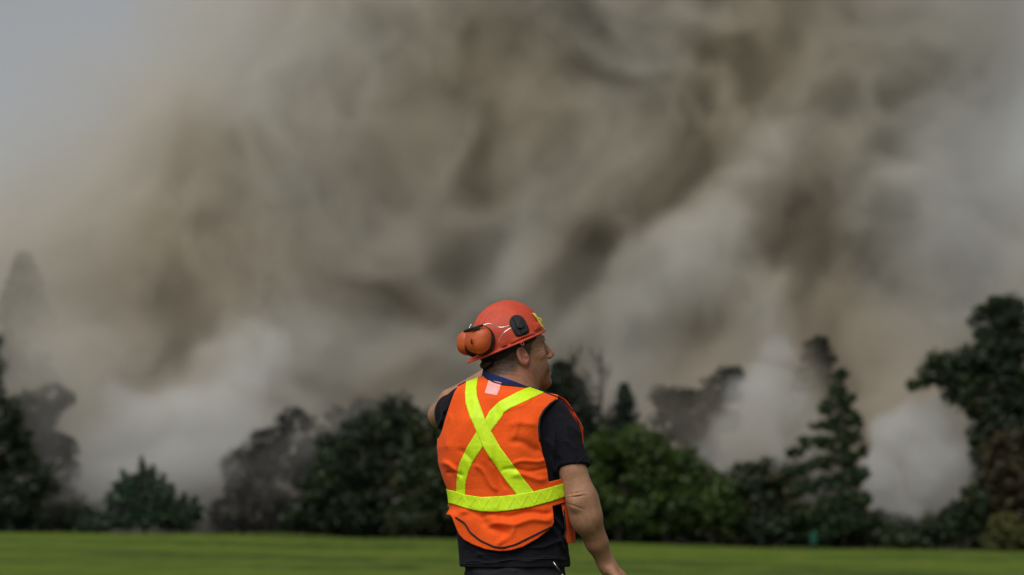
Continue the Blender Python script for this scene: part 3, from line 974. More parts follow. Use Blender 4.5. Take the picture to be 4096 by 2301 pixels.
RCX = (((RINGS[:, 1] + RINGS[:, 2]) / 2 - 2048) * PXM)[::-1]
RHW = ((RINGS[:, 2] - RINGS[:, 1]) / 2 * PXM)[::-1]
RB = RINGS[::-1, 3]
RD = RINGS[::-1, 4]


def torso(p, off=0.0):
    z = p[:, 2]
    cx = np.interp(z, RZ, RCX); hw = np.interp(z, RZ, RHW); b = np.interp(z, RZ, RB); dd = np.interp(z, RZ, RD)
    cs, sn = math.cos(YAW), math.sin(YAW)
    a = np.sqrt(np.maximum(hw * hw - b * b * sn * sn, 1e-4)) / cs
    x, y = p[:, 0] - cx, p[:, 1] - PERSON_Y - dd
    u, v = x * cs - y * sn, x * sn + y * cs
    n = 2.25
    f = (np.abs(u / a) ** n + np.abs(v / b) ** n) ** (1 / n)
    g = (f - 1) * np.minimum(a, b) * 0.92
    # shoulder blades and spine
    X, Y = proj(p)
    back = sstep(0.02, -0.06, v) if False else (v < 0).astype(float)
    g = g - back * (0.010 * np.exp(-((X - 1880) / 60) ** 2 - ((Y - 1700) / 70) ** 2) + 0.011 * np.exp(-((X - 2110) / 60) ** 2 - ((Y - 1720) / 75) ** 2))
    g = g + back * 0.008 * np.exp(-((X - 1985 - (Y - 1700) * 0.06) / 22) ** 2) * sstep(1560, 1660, Y)
    top = z - (RZ[-1] + 0.004)
    return smax(g, top, 0.02) - off


SH_R, EL_R, WR_R = Q(2222, 1672, -.055), Q(2326, 1992, -.105), Q(2420, 2244, -.03)
SLV_R = [Q(2205, 1668, -.045), Q(2246, 1740, -.065), Q(2293, 1880, -.085)]
SH_L, EL_L, WR_L = Q(1840, 1630, .03), Q(1764, 1662, .27), Q(1966, 1500, .25)
HEM_R_PT, HEM_R_N = Q(2295, 1868, -.085), None


def sleeves(p, off=0.0):
    r = chain(p, SLV_R, [.056, .057, .0565], .02)
    ax = SLV_R[2] - SLV_R[1]; ax = ax / np.linalg.norm(ax)
    nn = ax * 0.9 + np.array([-0.18, 0, 0]); nn = nn / np.linalg.norm(nn)
    r = smax(r, (p - HEM_R_PT) @ nn, 0.006)
    l = chain(p, [Q(1846, 1624, .02), Q(1815, 1652, .10), Q(1802, 1670, .18)], [.054, .055, .052], .02)
    al = Q(1802, 1670, .18) - Q(1815, 1652, .10); al = al / np.linalg.norm(al)
    l = smax(l, (p - Q(1802, 1670, .165)) @ al, 0.006)
    return np.minimum(r, l) - off


def ridges(p, lst):
    X, Y = proj(p)
    h = np.zeros(len(p))
    for (x0, y0, x1, y1, w_, amp) in lst:
        ex, ey = x1 - x0, y1 - y0; L = math.hypot(ex, ey)
        t = ((X - x0) * ex + (Y - y0) * ey) / L
        s = (-(X - x0) * ey + (Y - y0) * ex) / L + 6 * np.sin(t / 23.0)
        h += amp * np.exp(-(s / w_) ** 2) * sstep(-w_ * 1.5, w_ * 1.2, t) * (1 - sstep(L - w_ * 1.2, L + w_ * 1.5, t))
    return h


SHIRT_R = [(1900, 2225, 2080, 2205, 9, .005), (2060, 2200, 2250, 2170, 8, .006), (1850, 2180, 1950, 2230, 8, .005), (2190, 2060, 2262, 2120, 8, .007), (2200, 2110, 2270, 2200, 9, .006),
           (2190, 2150, 2240, 2230, 8, .004), (1860, 2252, 2265, 2232, 5, .004), (2200, 1680, 2235, 1830, 9, .005), (2240, 1660, 2300, 1800, 9, .004), (2190, 1760, 2230, 1900, 10, .006),
           (2260, 1760, 2310, 1830, 8, .004), (1770, 1620, 1755, 1720, 7, .005), (1800, 1580, 1775, 1650, 7, .004), (2270, 1700, 2330, 1745, 8, .003)]
VEST_R = [(2050, 1856, 2190, 1836, 9, .0045), (2040, 1700, 2140, 1690, 16, .006), (2045, 1765, 2160, 1800, 16, -.006), (2070, 1650, 2060, 1760, 12, .003),
          (1775, 1850, 1830, 1900, 11, .008), (1790, 1890, 1850, 1905, 8, -.005), (1840, 1800, 1900, 1860, 12, -.004), (2050, 1900, 2180, 1915, 12, .005), (2010, 1880, 2190, 1880, 9, -.004),
          (1900, 1860, 1990, 1960, 10, .005), (1960, 1840, 2030, 1950, 9, -.004), (1870, 2050, 2030, 2140, 17, -.009), (1930, 2065, 2200, 2050, 11, -.006), (1950, 2105, 2200, 2075, 13, .007),
          (1840, 2045, 1930, 2080, 12, .005), (2060, 2110, 1990, 2185, 12, .004), (1900, 1600, 1880, 1700, 14, .003), (2120, 1600, 2010, 1650, 10, .003), (1800, 1660, 1790, 1790, 10, .003),
          (2195, 1700, 2175, 1800, 8, .004)]


def shirt_f(p):
    a = torso(p, 0.0)
    b = sleeves(p)
    r = smin(a, b, 0.03)
    rr = ridges(p, SHIRT_R)
    n = (vnoise(p[:, 0] * 22 + 9, p[:, 1] * 22, p[:, 2] * 16) - 0.5) * 0.007
    zb = Q(2040, 2268)[2]
    r = smax(r - rr - n, zb - p[:, 2] + 0.03 * (p[:, 0] + 0.0) * 0.0, 0.004)
    return r


def vest_f(p):
    X, Y = proj(p)
    lo = 0.006 * sstep(2000, 2100, Y) + 0.004
    flare = 0.010 * sstep(2035, 2065, Y) * np.exp(-((X - 1808) / 34) ** 2)
    n = (vnoise(p[:, 0] * 14, p[:, 1] * 14 + 3, p[:, 2] * 12) - 0.5) * 0.008
    return smin(torso(p), sleeves(p), .03) - 0.007 - lo - flare - ridges(p, VEST_R) - n


VEST_BACK = [(1935, 1500), (1948, 1514), (1975, 1530), (2010, 1540), (2060, 1545), (2095, 1549), (2112, 1549), (2120, 1530), (2176, 1548), (2234, 1572), (2231, 1597), (2200, 1617), (2176, 1642), (2160, 1672), (2155, 1710), (2160, 1765), (2170, 1815), (2182, 1850),
             (2190, 1890), (2195, 1928), (2240, 1918), (2330, 1890), (2330, 2000), (2262, 2012), (2210, 2026), (2214, 2060), (2216, 2090), (2205, 2112), (2150, 2155), (2090, 2188), (2040, 2202), (1995, 2205), (1940, 2197), (1890, 2178), (1857, 2160), (1836, 2138),
             (1821, 2104), (1809, 2073), (1800, 2060), (1640, 2045), (1640, 1772), (1742, 1762), (1758, 1748), (1769, 1720), (1780, 1680), (1795, 1632), (1806, 1600), (1818, 1568), (1833, 1546), (1780, 1480), (1920, 1470)]
VEST_SIDE = [(2246, 2016), (2262, 2010), (2320, 2015), (2320, 2170), (2268, 2172), (2256, 2150), (2262, 2120), (2256, 2070)]
STRIPE_A = [(1868, 1500), (1861, 1571), (1863, 1612), (1879, 1665), (1905, 1724), (1929, 1780), (1955, 1824), (1991, 1874), (2030, 1930), (2068, 1981), (2080, 1990), (2150, 1980), (2135, 1967), (2090, 1910), (2047, 1851), (2003, 1792), (1965, 1727),
            (1941, 1677), (1923, 1630), (1909, 1587), (1906, 1553), (1916, 1490)]
STRIPE_B = [(2119, 1548), (2069, 1569), (1997, 1607), (1958, 1645), (1941, 1679), (1905, 1730), (1869, 1789), (1840, 1850), (1829, 1892), (1825, 1975), (1842, 1985), (1860, 1985), (1863, 1930), (1873, 1892), (1889, 1853), (1910, 1820), (1933, 1786),
            (1963, 1727), (2005, 1671), (2015, 1652), (2047, 1630), (2115, 1599), (2170, 1573), (2185, 1560)]
BELT = [(1700, 1940), (1812, 1962), (1863, 1979), (1928, 1989), (2010, 1985), (2075, 1977), (2140, 1965), (2205, 1948), (2243, 1936), (2330, 1915), (2330, 1970), (2259, 1986), (2205, 2006), (2124, 2028), (2042, 2042), (1977, 2046), (1928, 2046),
        (1863, 2033), (1821, 2018), (1700, 1990)]
PATCH = [(1955, 1521), (2006, 1532), (2002, 1549), (1988, 1584), (1939, 1574)]


def cut_piece(V, F, N, polys, front_rule=None, off=0.0, snap=1.2, facing_min=-0.05):
    px, py = proj(V)
    view = V - np.array([0, 0, CAM_H]); view /= np.linalg.norm(view, axis=1, keepdims=True)
    facing = -(N * view).sum(1)
    sd = np.full(len(V), 1e9); bx = np.zeros(len(V)); by = np.zeros(len(V))
    for pl in polys:
        s, x, y = poly_sd(px, py, pl)
        m = s < sd
        sd = np.where(m, s, sd); bx = np.where(m, x, bx); by = np.where(m, y, by)
    W_ = V + N * off
    ok = (sd < snap) & (facing > facing_min)
    if front_rule is not None:
        ok |= (facing <= facing_min) & front_rule(V, px, py)
    keep = ok[F].all(1) 
    Fk = F[keep]
    E = np.concatenate([Fk[:, [0, 1]], Fk[:, [1, 2]], Fk[:, [2, 3]], Fk[:, [3, 0]]])
    key = np.sort(E, 1); kk = key[:, 0].astype(np.int64) * len(V) + key[:, 1]
    _, idx, cnt_ = np.unique(kk, return_index=True, return_counts=True)
    bd = np.zeros(len(V), bool); bd[E[idx[cnt_ == 1]].ravel()] = True
    near = bd & (np.abs(sd) < 5.5) & (facing > 0.12)
    W_[near, 0] += (bx[near] - px[near]) * PXM
    W_[near, 2] -= (by[near] - py[near]) * PXM
    used, inv = np.unique(Fk, return_inverse=True)
    return W_[used], inv.reshape(Fk.shape), N[used]


def shell(V, F, N, t):
    """closed thin cloth: outer skin, inner skin and the rim between them."""
    n = len(V)
    Vi = V - N * t
    Fi = F[:, ::-1] + n
    E = np.concatenate([F[:, [0, 1]], F[:, [1, 2]], F[:, [2, 3]], F[:, [3, 0]]])
    key = np.sort(E, 1); k = key[:, 0].astype(np.int64) * n + key[:, 1]
    u, idx, c = np.unique(k, return_index=True, return_counts=True)
    b = E[idx[c == 1]]
    rim = np.stack([b[:, 1], b[:, 0], b[:, 0] + n, b[:, 1] + n], 1)
    return np.concatenate([V, Vi]), np.concatenate([F, Fi, rim])

# ------------------------------------------------------------------ head
HO = Q(2060, 1430, .035)
HY, HP = rad(70), rad(13)
_f = np.array([math.sin(HY) * math.cos(HP), math.cos(HY) * math.cos(HP), math.sin(HP)])
_r = np.array([math.cos(HY), -math.sin(HY), 0.0])
_u = np.cross(_r, _f)
HM = np.stack([_f, _r, _u], 0)            # rows: forward, right (towards the camera), up


def hl(p): return (p - HO) @ HM.T
def hw(l): return HO + np.asarray(l) @ HM


def head_f(p):
    q = hl(p)
    qs = q.copy(); qs[:, 1] = np.abs(qs[:, 1])
    d = ell(q, (-0.002, 0, 0.045), (0.098, 0.077, 0.088))
    d = smin(d, ell(q, (0.040, 0, 0.030), (0.058, 0.064, 0.066)), .02)
    d = smin(d, ell(q, (0.040, 0, -0.022), (0.058, 0.061, 0.066)), .02)
    d = smin(d, ell(qs, (0.064, 0.043, -0.010), (0.022, 0.020, 0.017)), .018)
    d = smin(d, ell(q, (0.034, 0, -0.072), (0.054, 0.053, 0.034)), .02)
    d = smin(d, ell(qs, (0.000, 0.050, -0.052), (0.026, 0.018, 0.028)), .02)
    d = smin(d, ell(q, (0.083, 0, -0.099), (0.020, 0.023, 0.018)), .014)
    d = smin(d, ell(qs, (0.070, 0.030, -0.046), (0.024, 0.024, 0.028)), .016)
    d = smin(d, ell(q, (0.085, 0, -0.056), (0.021, 0.029, 0.028)), .012)
    d = smin(d, ell(qs, (0.089, 0.022, 0.036), (0.012, 0.026, 0.009)), .012)
    d = smax(d, -ell(qs, (0.101, 0.032, 0.017), (0.017, 0.017, 0.011)), .010)
    d = smin(d, ell(qs, (0.078, 0.031, 0.016), (0.0135, 0.0145, 0.0125)), .006)
    d = smin(d, cap(q, (0.098, 0, 0.026), (0.121, 0, -0.014), .0085, .0115), .010)
    d = smin(d, ell(qs, (0.109, 0.0125, -0.021), (0.0115, 0.0075, 0.008)), .006)
    d = smax(d, -ell(qs, (0.113, 0.007, -0.030), (0.006, 0.004, 0.006)), .003)
    # lips, open mouth
    d = smin(d, ell(q, (0.0985, 0, -0.049), (0.0070, 0.022, 0.0055)), .006)
    d = smin(d, ell(q, (0.0985, 0, -0.0735), (0.0085, 0.018, 0.0062)), .006)
    d = smax(d, -ell(q, (0.104, 0, -0.0605), (0.024, 0.020, 0.0072)), .004)
    d = smin(d, ell(q, (0.070, 0, -0.084), (0.029, 0.034, 0.026)), .012)
    d = smax(d, -ell(q, (0.108, 0, -0.0865), (0.009, 0.020, 0.004)), .006)
    # ears
    ca, sa = math.cos(rad(14)), math.sin(rad(14))
    ex = (qs[:, 0] + 0.004) * ca + qs[:, 2] * sa; ez = -(qs[:, 0] + 0.004) * sa + qs[:, 2] * ca
    ey = qs[:, 1] - (0.081 - 0.16 * ex)
    e = np.stack([ex, ey, ez], 1)
    ear = ell(e, (0, 0, 0.0), (0.019, 0.0075, 0.032))
    ear = smin(ear, ell(e, (0.004, -0.006, -0.012), (0.016, 0.010, 0.016)), .008)
    ear = smax(ear, -ell(e, (0.003, 0.008, 0.002), (0.0118, 0.0105, 0.0220)), .003)
    ear = smin(ear, ell(e, (0.010, 0.002, -0.006), (0.005, 0.005, 0.008)), .003)
    d = smin(d, ear, .005)
    # crow's feet
    for k, (za, zb) in enumerate(((0.024, 0.034), (0.014, 0.016), (0.006, -0.002))):
        t = np.clip((qs[:, 0] - 0.045) / 0.028, 0, 1)
        zc = zb + (za - zb) * t
        d = d + 0.0016 * np.exp(-((qs[:, 2] - zc) / 0.0022) ** 2) * sstep(0.040, 0.052, qs[:, 0]) * (1 - sstep(0.068, 0.076, qs[:, 0])) * (qs[:, 1] > .03)
    # cheek fold of the smile
    zc = -0.020 - (qs[:, 0] - 0.100) * -0.9
    d = d + 0.0016 * np.exp(-((qs[:, 0] - (0.094 - (qs[:, 2] + 0.025) * -0.35)) / 0.003) ** 2) * (qs[:, 2] < -0.022) * (qs[:, 2] > -0.07) * (qs[:, 1] > .015)
    return d


HAND = dict(
    palm=(Q(2432, 2268, -.028), Q(2468, 2318, -.022), Q(2482, 2352, -.02)),
    fingers=[  # base, three joints; radius
        ([Q(2497, 2338, -.050), Q(2522, 2378, -.052), Q(2524, 2412, -.040), Q(2512, 2432, -.028)], .0092),
        ([Q(2492, 2352, -.030), Q(2514, 2398, -.030), Q(2513, 2436, -.018), Q(2500, 2456, -.006)], .0095),
        ([Q(2480, 2362, -.010), Q(2498, 2406, -.008), Q(2494, 2442, .004), Q(2482, 2459, .014)], .0090),
        ([Q(2464, 2364, .008), Q(2474, 2402, .012), Q(2468, 2430, .022), Q(2458, 2444, .030)], .0080)],
    thumb=([Q(2446, 2284, -.052), Q(2470, 2316, -.075), Q(2492, 2352, -.080), Q(2500, 2382, -.074)], .0110))


def body_f(p):
    d = head_f(p)
    neck = chain(p, [Q(2052, 1440, .03), Q(2030, 1500, .025), Q(2022, 1570, .01)], [.062, .0665, .080], .02)
    d = smin(d, neck, .022)
    d = smin(d, cap(p, Q(2105, 1500, .03), Q(2090, 1560, .02), .040, .05), .03)
    # two creases across the nape
    X, Y = proj(p)
    for (y0, sl) in ((1490, .13), (1477, .10)):
        d = d + 0.0012 * np.exp(-((Y - y0 - (X - 1950) * sl) / 4.0) ** 2) * (X < 2080)
    d = smin(d, torso(p, -0.020), .03)
    ra = chain(p, [SH_R, Q(2292, 1892, -.09), EL_R, Q(2350, 2075, -.095), Q(2387, 2170, -.06), WR_R, Q(2434, 2268, -.028)], [.043, .0430, .0475, .0430, .0345, .0258, .026], .012)
    ra = smin(ra, ell(p, Q(2338, 2052, -.105), (.044, .036, .060)), .03)
    ra = smin(ra, ell(p, Q(2302, 2012, -.142), (.016, .014, .022)), .022)
    # loose skin above the elbow
    for (y0, x0, s, w_) in ((1974, 2300, -.18, 3.0), (1986, 2305, -.12, 2.6), (2024, 2296, .35, 3.4)):
        ra = ra + 0.0030 * np.exp(-((Y - y0 - (X - x0) * s) / w_) ** 2) * np.exp(-((X - x0 - 5) / 30) ** 2)
    ra = ra - 0.004 * np.exp(-((Y - 1981 - (X - 2300) * -.15) / 3.5) ** 2) * np.exp(-((X - 2305) / 26) ** 2)
    ra = ra - 0.0022 * np.exp(-((X - 2372 - (Y - 2120) * .35) / 9) ** 2) * np.exp(-((Y - 2120) / 55) ** 2)
    ra = ra - 0.0007 * np.exp(-((X - 2412 - (Y - 2180) * .28 - 5 * np.sin(Y / 14)) / 2.6) ** 2) * np.exp(-((Y - 2180) / 60) ** 2)
    d = smin(d, ra, .015)
    a, b, c = HAND['palm']
    pm = smin(cap(p, a, b, .026, .030), cap(p, b, c, .030, .030), .012)
    pm = smin(pm, cap(p, Q(2440, 2290, -.01), Q(2470, 2352, .004), .018, .018), .012)
    d = smin(d, pm, .012)
    for (pts, r) in HAND['fingers']:
        f = chain(p, pts, [r * 1.15, r * 1.02, r * .95, r * .82], .004)
        d = smin(d, f, .006)
    pts, r = HAND['thumb']
    d = smin(d, chain(p, pts, [r * 1.5, r * 1.15, r, r * .85], .006), .010)
    # left arm, hand held up in front of the throat
    la = chain(p, [SH_L, EL_L, Q(1806, 1606, .27), WR_L, Q(2010, 1492, .235)], [.044, .0405, .040, .030, .027], .012)
    d = smin(d, la, .015)
    h0 = Q(2035, 1492, .235)
    d = smin(d, ell(p, h0, (.040, .024, .036)), .012)
    for k in range(4):
        z = 1468 + k * 20
        f = chain(p, [Q(2048, z, .235), Q(2092, z - 4, .225), Q(2106, z + 2, .200), Q(2086, z + 6, .188)], [.0105, .0095, .0088, .008], .004)
        d = smin(d, f, .005)
    d = smin(d, chain(p, [Q(2030, 1478, .215), Q(2058, 1450, .195), Q(2080, 1448, .18)], [.014, .0115, .010], .006), .008)
    return d


def skin_mat():
    g = NT('weathered_skin')
    tc = g.n('ShaderNodeTexCoord').outputs['Object']
    n1 = g.noise(tc, 16, 5, 0.7)
    n2 = g.noise(tc, 150, 3, 0.7)
    base = g.ramp(n1, [(0.32, (0.27, 0.135, 0.076)), (0.68, (0.43, 0.232, 0.136))])
    base = g.mix(g.ramp(n2, [(0.35, (0.35, 0.35, 0.35)), (0.6, (0, 0, 0))]), base, (0.26, 0.13, 0.08))
    at = g.n('ShaderNodeAttribute'); at.attribute_name = 'flush'
    base = g.mix(at.outputs['Fac'], base, (0.43, 0.150, 0.115))
    ah = g.n('ShaderNodeAttribute'); ah.attribute_name = 'stubble'
    base = g.mix(ah.outputs['Fac'], base, (0.034, 0.027, 0.022))
    al = g.n('ShaderNodeAttribute'); al.attribute_name = 'lips'
    base = g.mix(al.outputs['Fac'], base, (0.42, 0.15, 0.13))
    b = g.bump(g.noise(tc, 420, 3, 0.7), 0.35, 0.002)
    b = g.bump(g.noise(tc, 45, 3, 0.6), 0.25, 0.004, b)
    p = g.bsdf(base, 0.55, b, 0.28)
    p.inputs['Subsurface Weight'].default_value = 0.12
    p.inputs['Subsurface Radius'].default_value = (0.010, 0.004, 0.002)
    return g.m


def set_attr(o, name, v):
    a = o.data.attributes.new(name, 'FLOAT', 'POINT')
    a.data.foreach_set('value', np.asarray(v, np.float32))


def cloth_mat(name, col, grain=900, bump=0.4, rough=0.9, folds=0.3, sheen=0.02, hole=0.0):
    g = NT(name)
    tc = g.n('ShaderNodeTexCoord').outputs['Object']
    n1 = g.noise(tc, 9, 4, 0.6)
    n2 = g.noise(tc, grain, 2, 0.6)
    dk = tuple(c * 0.82 for c in col); lt = tuple(min(1, c * 1.06) for c in col)
    c = g.ramp(n1, [(0.3, dk), (0.7, lt)])
    if hole:
        c = g.mix(g.ramp(n2, [(0.38, (hole, hole, hole)), (0.52, (0, 0, 0))]), c, tuple(v * 0.35 for v in col))
    b = g.bump(n2, bump, 0.0012)
    b = g.bump(g.noise(tc, 38, 4, 0.6, 0.8), folds, 0.006, b)
    p = g.bsdf(c, rough, b, 0.06)
    p.inputs['Sheen Weight'].default_value = sheen
    return g.m


def ribbon(px_pts, d_fun, wpx, mat, name, parent, depth=0.004):
    pass


def surf_tube(name, pts2d, f, r, mat, parent, off=0.0, closed=False, dmin=-.35, sub=5):
    """a cord laid on the surface f along a line drawn in the photograph."""
    pts = []
    for i in range(len(pts2d) - (0 if closed else 1)):
        a, b = pts2d[i], pts2d[(i + 1) % len(pts2d)]
        for k in range(sub): pts.append((a[0] + (b[0] - a[0]) * k / sub, a[1] + (b[1] - a[1]) * k / sub))
    if not closed: pts.append(pts2d[-1])
    O = np.array([0, 0, CAM_H])
    A = np.array([np.array(P(x, y, 1.0)) - O for x, y in pts])
    t = np.full(len(pts), PERSON_Y + dmin)
    hit = np.zeros(len(pts), bool)
    for _ in range(90):
        v = f(O + A * t[:, None])
        hit |= v < 0.0012
        t = np.where(hit, t, t + np.clip(v * 0.6, 0.0006, 0.05))
    good = hit & (t < PERSON_Y + 0.30)
    W3 = (O + A * (t - off)[:, None])[good]
    if len(W3) < 2: return None
    W3[1:-1] = (W3[:-2] + W3[1:-1] * 2 + W3[2:]) / 4
    g = Geo(); g.tube(W3, [r] * len(W3), 7)
    return g.obj(name, mat, parent)

# ------------------------------------------------------------------ the worker
def build_worker():
    root = empty('person', (float(Q(2040, 1700)[0]), PERSON_Y, 0.0))
    tag(root, 'worker in orange vest and hard hat seen from behind, head turned right, left arm raised', 'person')
    skin = skin_mat()
    lo = np.array([Q(1695, 1500)[0], PERSON_Y - .21, Q(2040, 2500)[2]])
    hi = np.array([Q(2570, 1500)[0], PERSON_Y + .33, Q(2040, 1250)[2]])
    V, F = surfnet(body_f, lo, hi, 0.0026)
    body = mesh_obj('body', V, F, skin, root)
    q = hl(V); px, py = proj(V)
    nz = vnoise(V[:, 0] * 260, V[:, 1] * 260, V[:, 2] * 260)
    isHead = (np.linalg.norm(q, axis=1) < 0.2)
    ear = (np.abs(q[:, 1]) > 0.0765) & (np.abs(q[:, 0]) < 0.034) & (np.abs(q[:, 2]) < .038)
    # cropped hair: above a line that drops from the temple to the nape
    line = np.interp(q[:, 0], [-0.10, -0.06, -0.03, -0.01, 0.016, 0.026, 0.040, 0.055, .1], [-0.050, -0.046, -0.036, -0.020, -0.022, -0.006, 0.034, 0.060, .075])
    hair = sstep(-0.018, 0.020, q[:, 2] - line + .010 * (vnoise(V[:, 0] * 90, V[:, 1] * 90, V[:, 2] * 90) - .5)) * isHead * (~ear) * (0.92 + 0.4 * (nz - .5))
    beard = 0.38 * sstep(-0.02, -0.05, q[:, 2]) * sstep(-0.02, 0.03, q[:, 0]) * (q[:, 2] > -0.125) * isHead
    mouth = np.exp(-((q[:, 2] + 0.061) / 0.014) ** 4) * (q[:, 0] > 0.094) * (np.abs(q[:, 1]) < .024) * isHead
    set_attr(body, 'stubble', np.clip(np.maximum(hair * 0.92, beard * (0.6 + .8 * nz)), 0, 1))
    set_attr(body, 'lips', np.clip(mouth * 0.8, 0, 1))
    nose = np.exp(-(np.linalg.norm(q - np.array([.118, 0, -.015]), axis=1) / .02) ** 2)
    cheek = np.exp(-(np.linalg.norm(q - np.array([.02, .06, -.065]), axis=1) / .045) ** 2)
    neckr = np.exp(-((py - 1500) / 42.0) ** 2) * (px > 1930) * (px < 2130) * (V[:, 1] < PERSON_Y + .05)
    set_attr(body, 'flush', np.clip(0.55 * ear + 0.35 * nose + 0.25 * cheek + 0.30 * neckr, 0, 0.8))

    dark = NT('black_hair'); dark.bsdf((0.022, 0.017, 0.014), 0.6)
    white = NT('eye_white'); white.bsdf((0.75, 0.72, 0.68), 0.2)
    teeth = NT('teeth'); teeth.bsdf((0.72, 0.68, 0.58), 0.3)

    def small(name, f, c, r, mat, h=0.0016):
        c = np.asarray(c); V_, F_ = surfnet(f, c - r, c + r, h, 4)
        return mesh_obj(name, V_, F_, mat, root)
    for s in (1, -1):
        c = hw((0.0935, 0.026 * s, 0.040))
        small('eyebrow', lambda p, s=s: chain(hl(p), [(0.100, 0.012 * s, 0.040), (0.097, 0.028 * s, 0.0445), (0.086, 0.043 * s, 0.040)], [.0035, .0036, .0022], .003) - (vnoise(p[:, 0] * 500, p[:, 1] * 500, p[:, 2] * 500) - .5) * .0016, c, .032, dark.m)
        c = hw((0.0815, 0.031 * s, 0.0155))
        small('eye', lambda p, s=s: ell(hl(p), (0.0795, 0.0315 * s, 0.0150), (.0122, .0122, .0040)), c, .020, white.m)
        small('eyelash', lambda p, s=s: chain(hl(p), [(0.0915, 0.022 * s, 0.016), (0.0915, 0.032 * s, 0.0165), (0.0845, 0.042 * s, 0.013)], [.0012, .0016, .0010], .002), c, .024, dark.m)
    small('teeth', lambda p: ell(hl(p), (0.0945, 0, -0.0560), (.0075, .0165, .0045)), hw((.0945, 0, -.056)), .022, teeth.m)

    # trousers and boots (mostly below the picture)
    zt = Q(2040, 2258)[2]
    cx = Q(2062, 2300)[0]
    hipw = 205 * PXM
    def trousers_f(p):
        sn, cs = math.sin(YAW), math.cos(YAW)
        t = torso(p, -0.010)
        t = smax(t, -(p[:, 2] - 0.86), 0.05)
        hL, hR = np.array([cx - .092, PERSON_Y + .028, .90]), np.array([cx + .092, PERSON_Y - .028, .90])
        l = None
        for h, sx in ((hL, -1), (hR, 1)):
            a = chain(p, [h, h + np.array([.02 * sx, .01, -.42]), h + np.array([.04 * sx, -.005, -.86])], [.108, .080, .064], .03)
            l = a if l is None else smin(l, a, .02)
        d = smin(t, l, .06)
        d = smin(d, ell(p, (cx, PERSON_Y - .06, .93), (.15, .09, .12)), .05)
        X, Y = proj(p)
        d = d - ridges(p, [(1850, 2296, 2060, 2285, 5, .004), (2060, 2285, 2265, 2262, 5, .003)]) - (vnoise(p[:, 0] * 16, p[:, 1] * 16, p[:, 2] * 11) - .5) * .010
        d = smax(d, p[:, 2] - zt - 0.012, .004)
        return smax(d, 0.05 - p[:, 2], .004)
    V, F = surfnet(trousers_f, (cx - .28, PERSON_Y - .24, .03), (cx + .28, PERSON_Y + .24, zt + .05), .006)
    tr = mesh_obj('trousers', V, F, cloth_mat('dark_denim', (0.022, 0.022, 0.027), 700, .5), root)
    boot = NT('boot_leather'); boot.bsdf((0.05, 0.032, 0.02), 0.6)
    for sx in (-1, 1):
        c = np.array([cx + .132 * sx, PERSON_Y + .022 * -sx, 0.0])
        fd = np.array([math.sin(YAW + .2 * sx), math.cos(YAW + .2 * sx), 0])
        def boot_f(p, c=c, fd=fd):
            d = smin(cap(p, c + np.array([0, 0, .05]), c + fd * .15 + np.array([0, 0, .042]), .050, .043), cap(p, c + np.array([0, 0, .06]), c + np.array([0, 0, .20]), .052, .058), .03)
            return smax(d, -p[:, 2] + 0.002, .004)
        V, F = surfnet(boot_f, c - np.array([.24, .24, .02]), c + np.array([.24, .26, .28]), .006)
        b = mesh_obj('boot', V, F, boot.m, root)

    # T-shirt
    V, F = surfnet(shirt_f, (Q(1700, 1500)[0], PERSON_Y - .22, Q(2040, 2275)[2]), (Q(2380, 1500)[0], PERSON_Y + .24, Q(2040, 1480)[2] + .01), .0034)
    shirt = mesh_obj('t_shirt', V, F, cloth_mat('black_cotton', (0.013, 0.013, 0.018), 800, .4, folds=.5), root)
    # hems
    hem = NT('black_hem'); hem.bsdf((0.014, 0.014, 0.018), 0.9)
    surf_tube('hem', [(1838, 2256), (1900, 2255), (1960, 2250), (2050, 2238), (2150, 2236), (2268, 2232)], shirt_f, .0014, hem.m, shirt)
    surf_tube('sleeve_hem', [(2240, 1884), (2280, 1868), (2320, 1842), (2346, 1820)], shirt_f, .0012, hem.m, shirt)

    # blue collar round the neck
    navy = cloth_mat('navy_knit', (0.020, 0.030, 0.115), 900, .5)
    c0 = Q(2034, 1512, .02)
    def collar_f(p):
        neck = chain(p, [Q(2052, 1440, .03), Q(2030, 1500, .025), Q(2022, 1570, .01)], [.062, .0665, .080], .02)
        neck = smin(neck, cap(p, Q(2105, 1500, .03), Q(2090, 1560, .02), .040, .05), .03)
        X, Y = proj(p)
        top = 1497 + 0.02 * (X - 1946) + 0.0018 * (X - 1946) ** 2
        s = (top - Y) * PXM - 0.25 * (p[:, 1] - PERSON_Y + .05)
        d = np.abs(neck - 0.0050) - 0.0030
        return smax(smax(d, s, .003), (Y - 1572) * PXM, .003)
    V, F = surfnet(collar_f, (Q(1900, 1500)[0], PERSON_Y - .12, Q(2040, 1580)[2]), (Q(2200, 1500)[0], PERSON_Y + .16, Q(2040, 1470)[2]), .0022)
    mesh_obj('collar', V, F, navy, root)

    # safety vest
    orange = cloth_mat('orange_mesh_cloth', (1.0, 0.115, 0.016), 330, .8, .75, .35, .05, hole=.14)
    lime = NT('lime_reflective_tape')
    tc = lime.n('ShaderNodeTexCoord').outputs['Object']
    n1 = lime.noise(tc, 30, 3, .6, 1.5)
    c = lime.ramp(n1, [(.3, (0.56, 0.87, 0.005)), (.7, (0.73, 0.97, 0.02))])
    bb = lime.bump(lime.noise(tc, 60, 3, .6, 1.5), .5, .003)
    bb = lime.bump(lime.noise(tc, 1200, 1, .5), .2, .0008, bb)
    lime.bsdf(c, .55, bb, .35)
    pink = NT('pale_label'); pink.bsdf(pink.ramp(pink.noise(pink.objco(), 60, 3), [(.3, (0.95, 0.36, 0.32)), (.7, (1.0, 0.50, 0.46))]), .6, pink.bump(pink.noise(pink.objco(), 90, 3), .4, .003), .3)
    blk = NT('black_piping'); blk.bsdf((0.014, 0.014, 0.016), .8)
    VEST_FM = -0.25
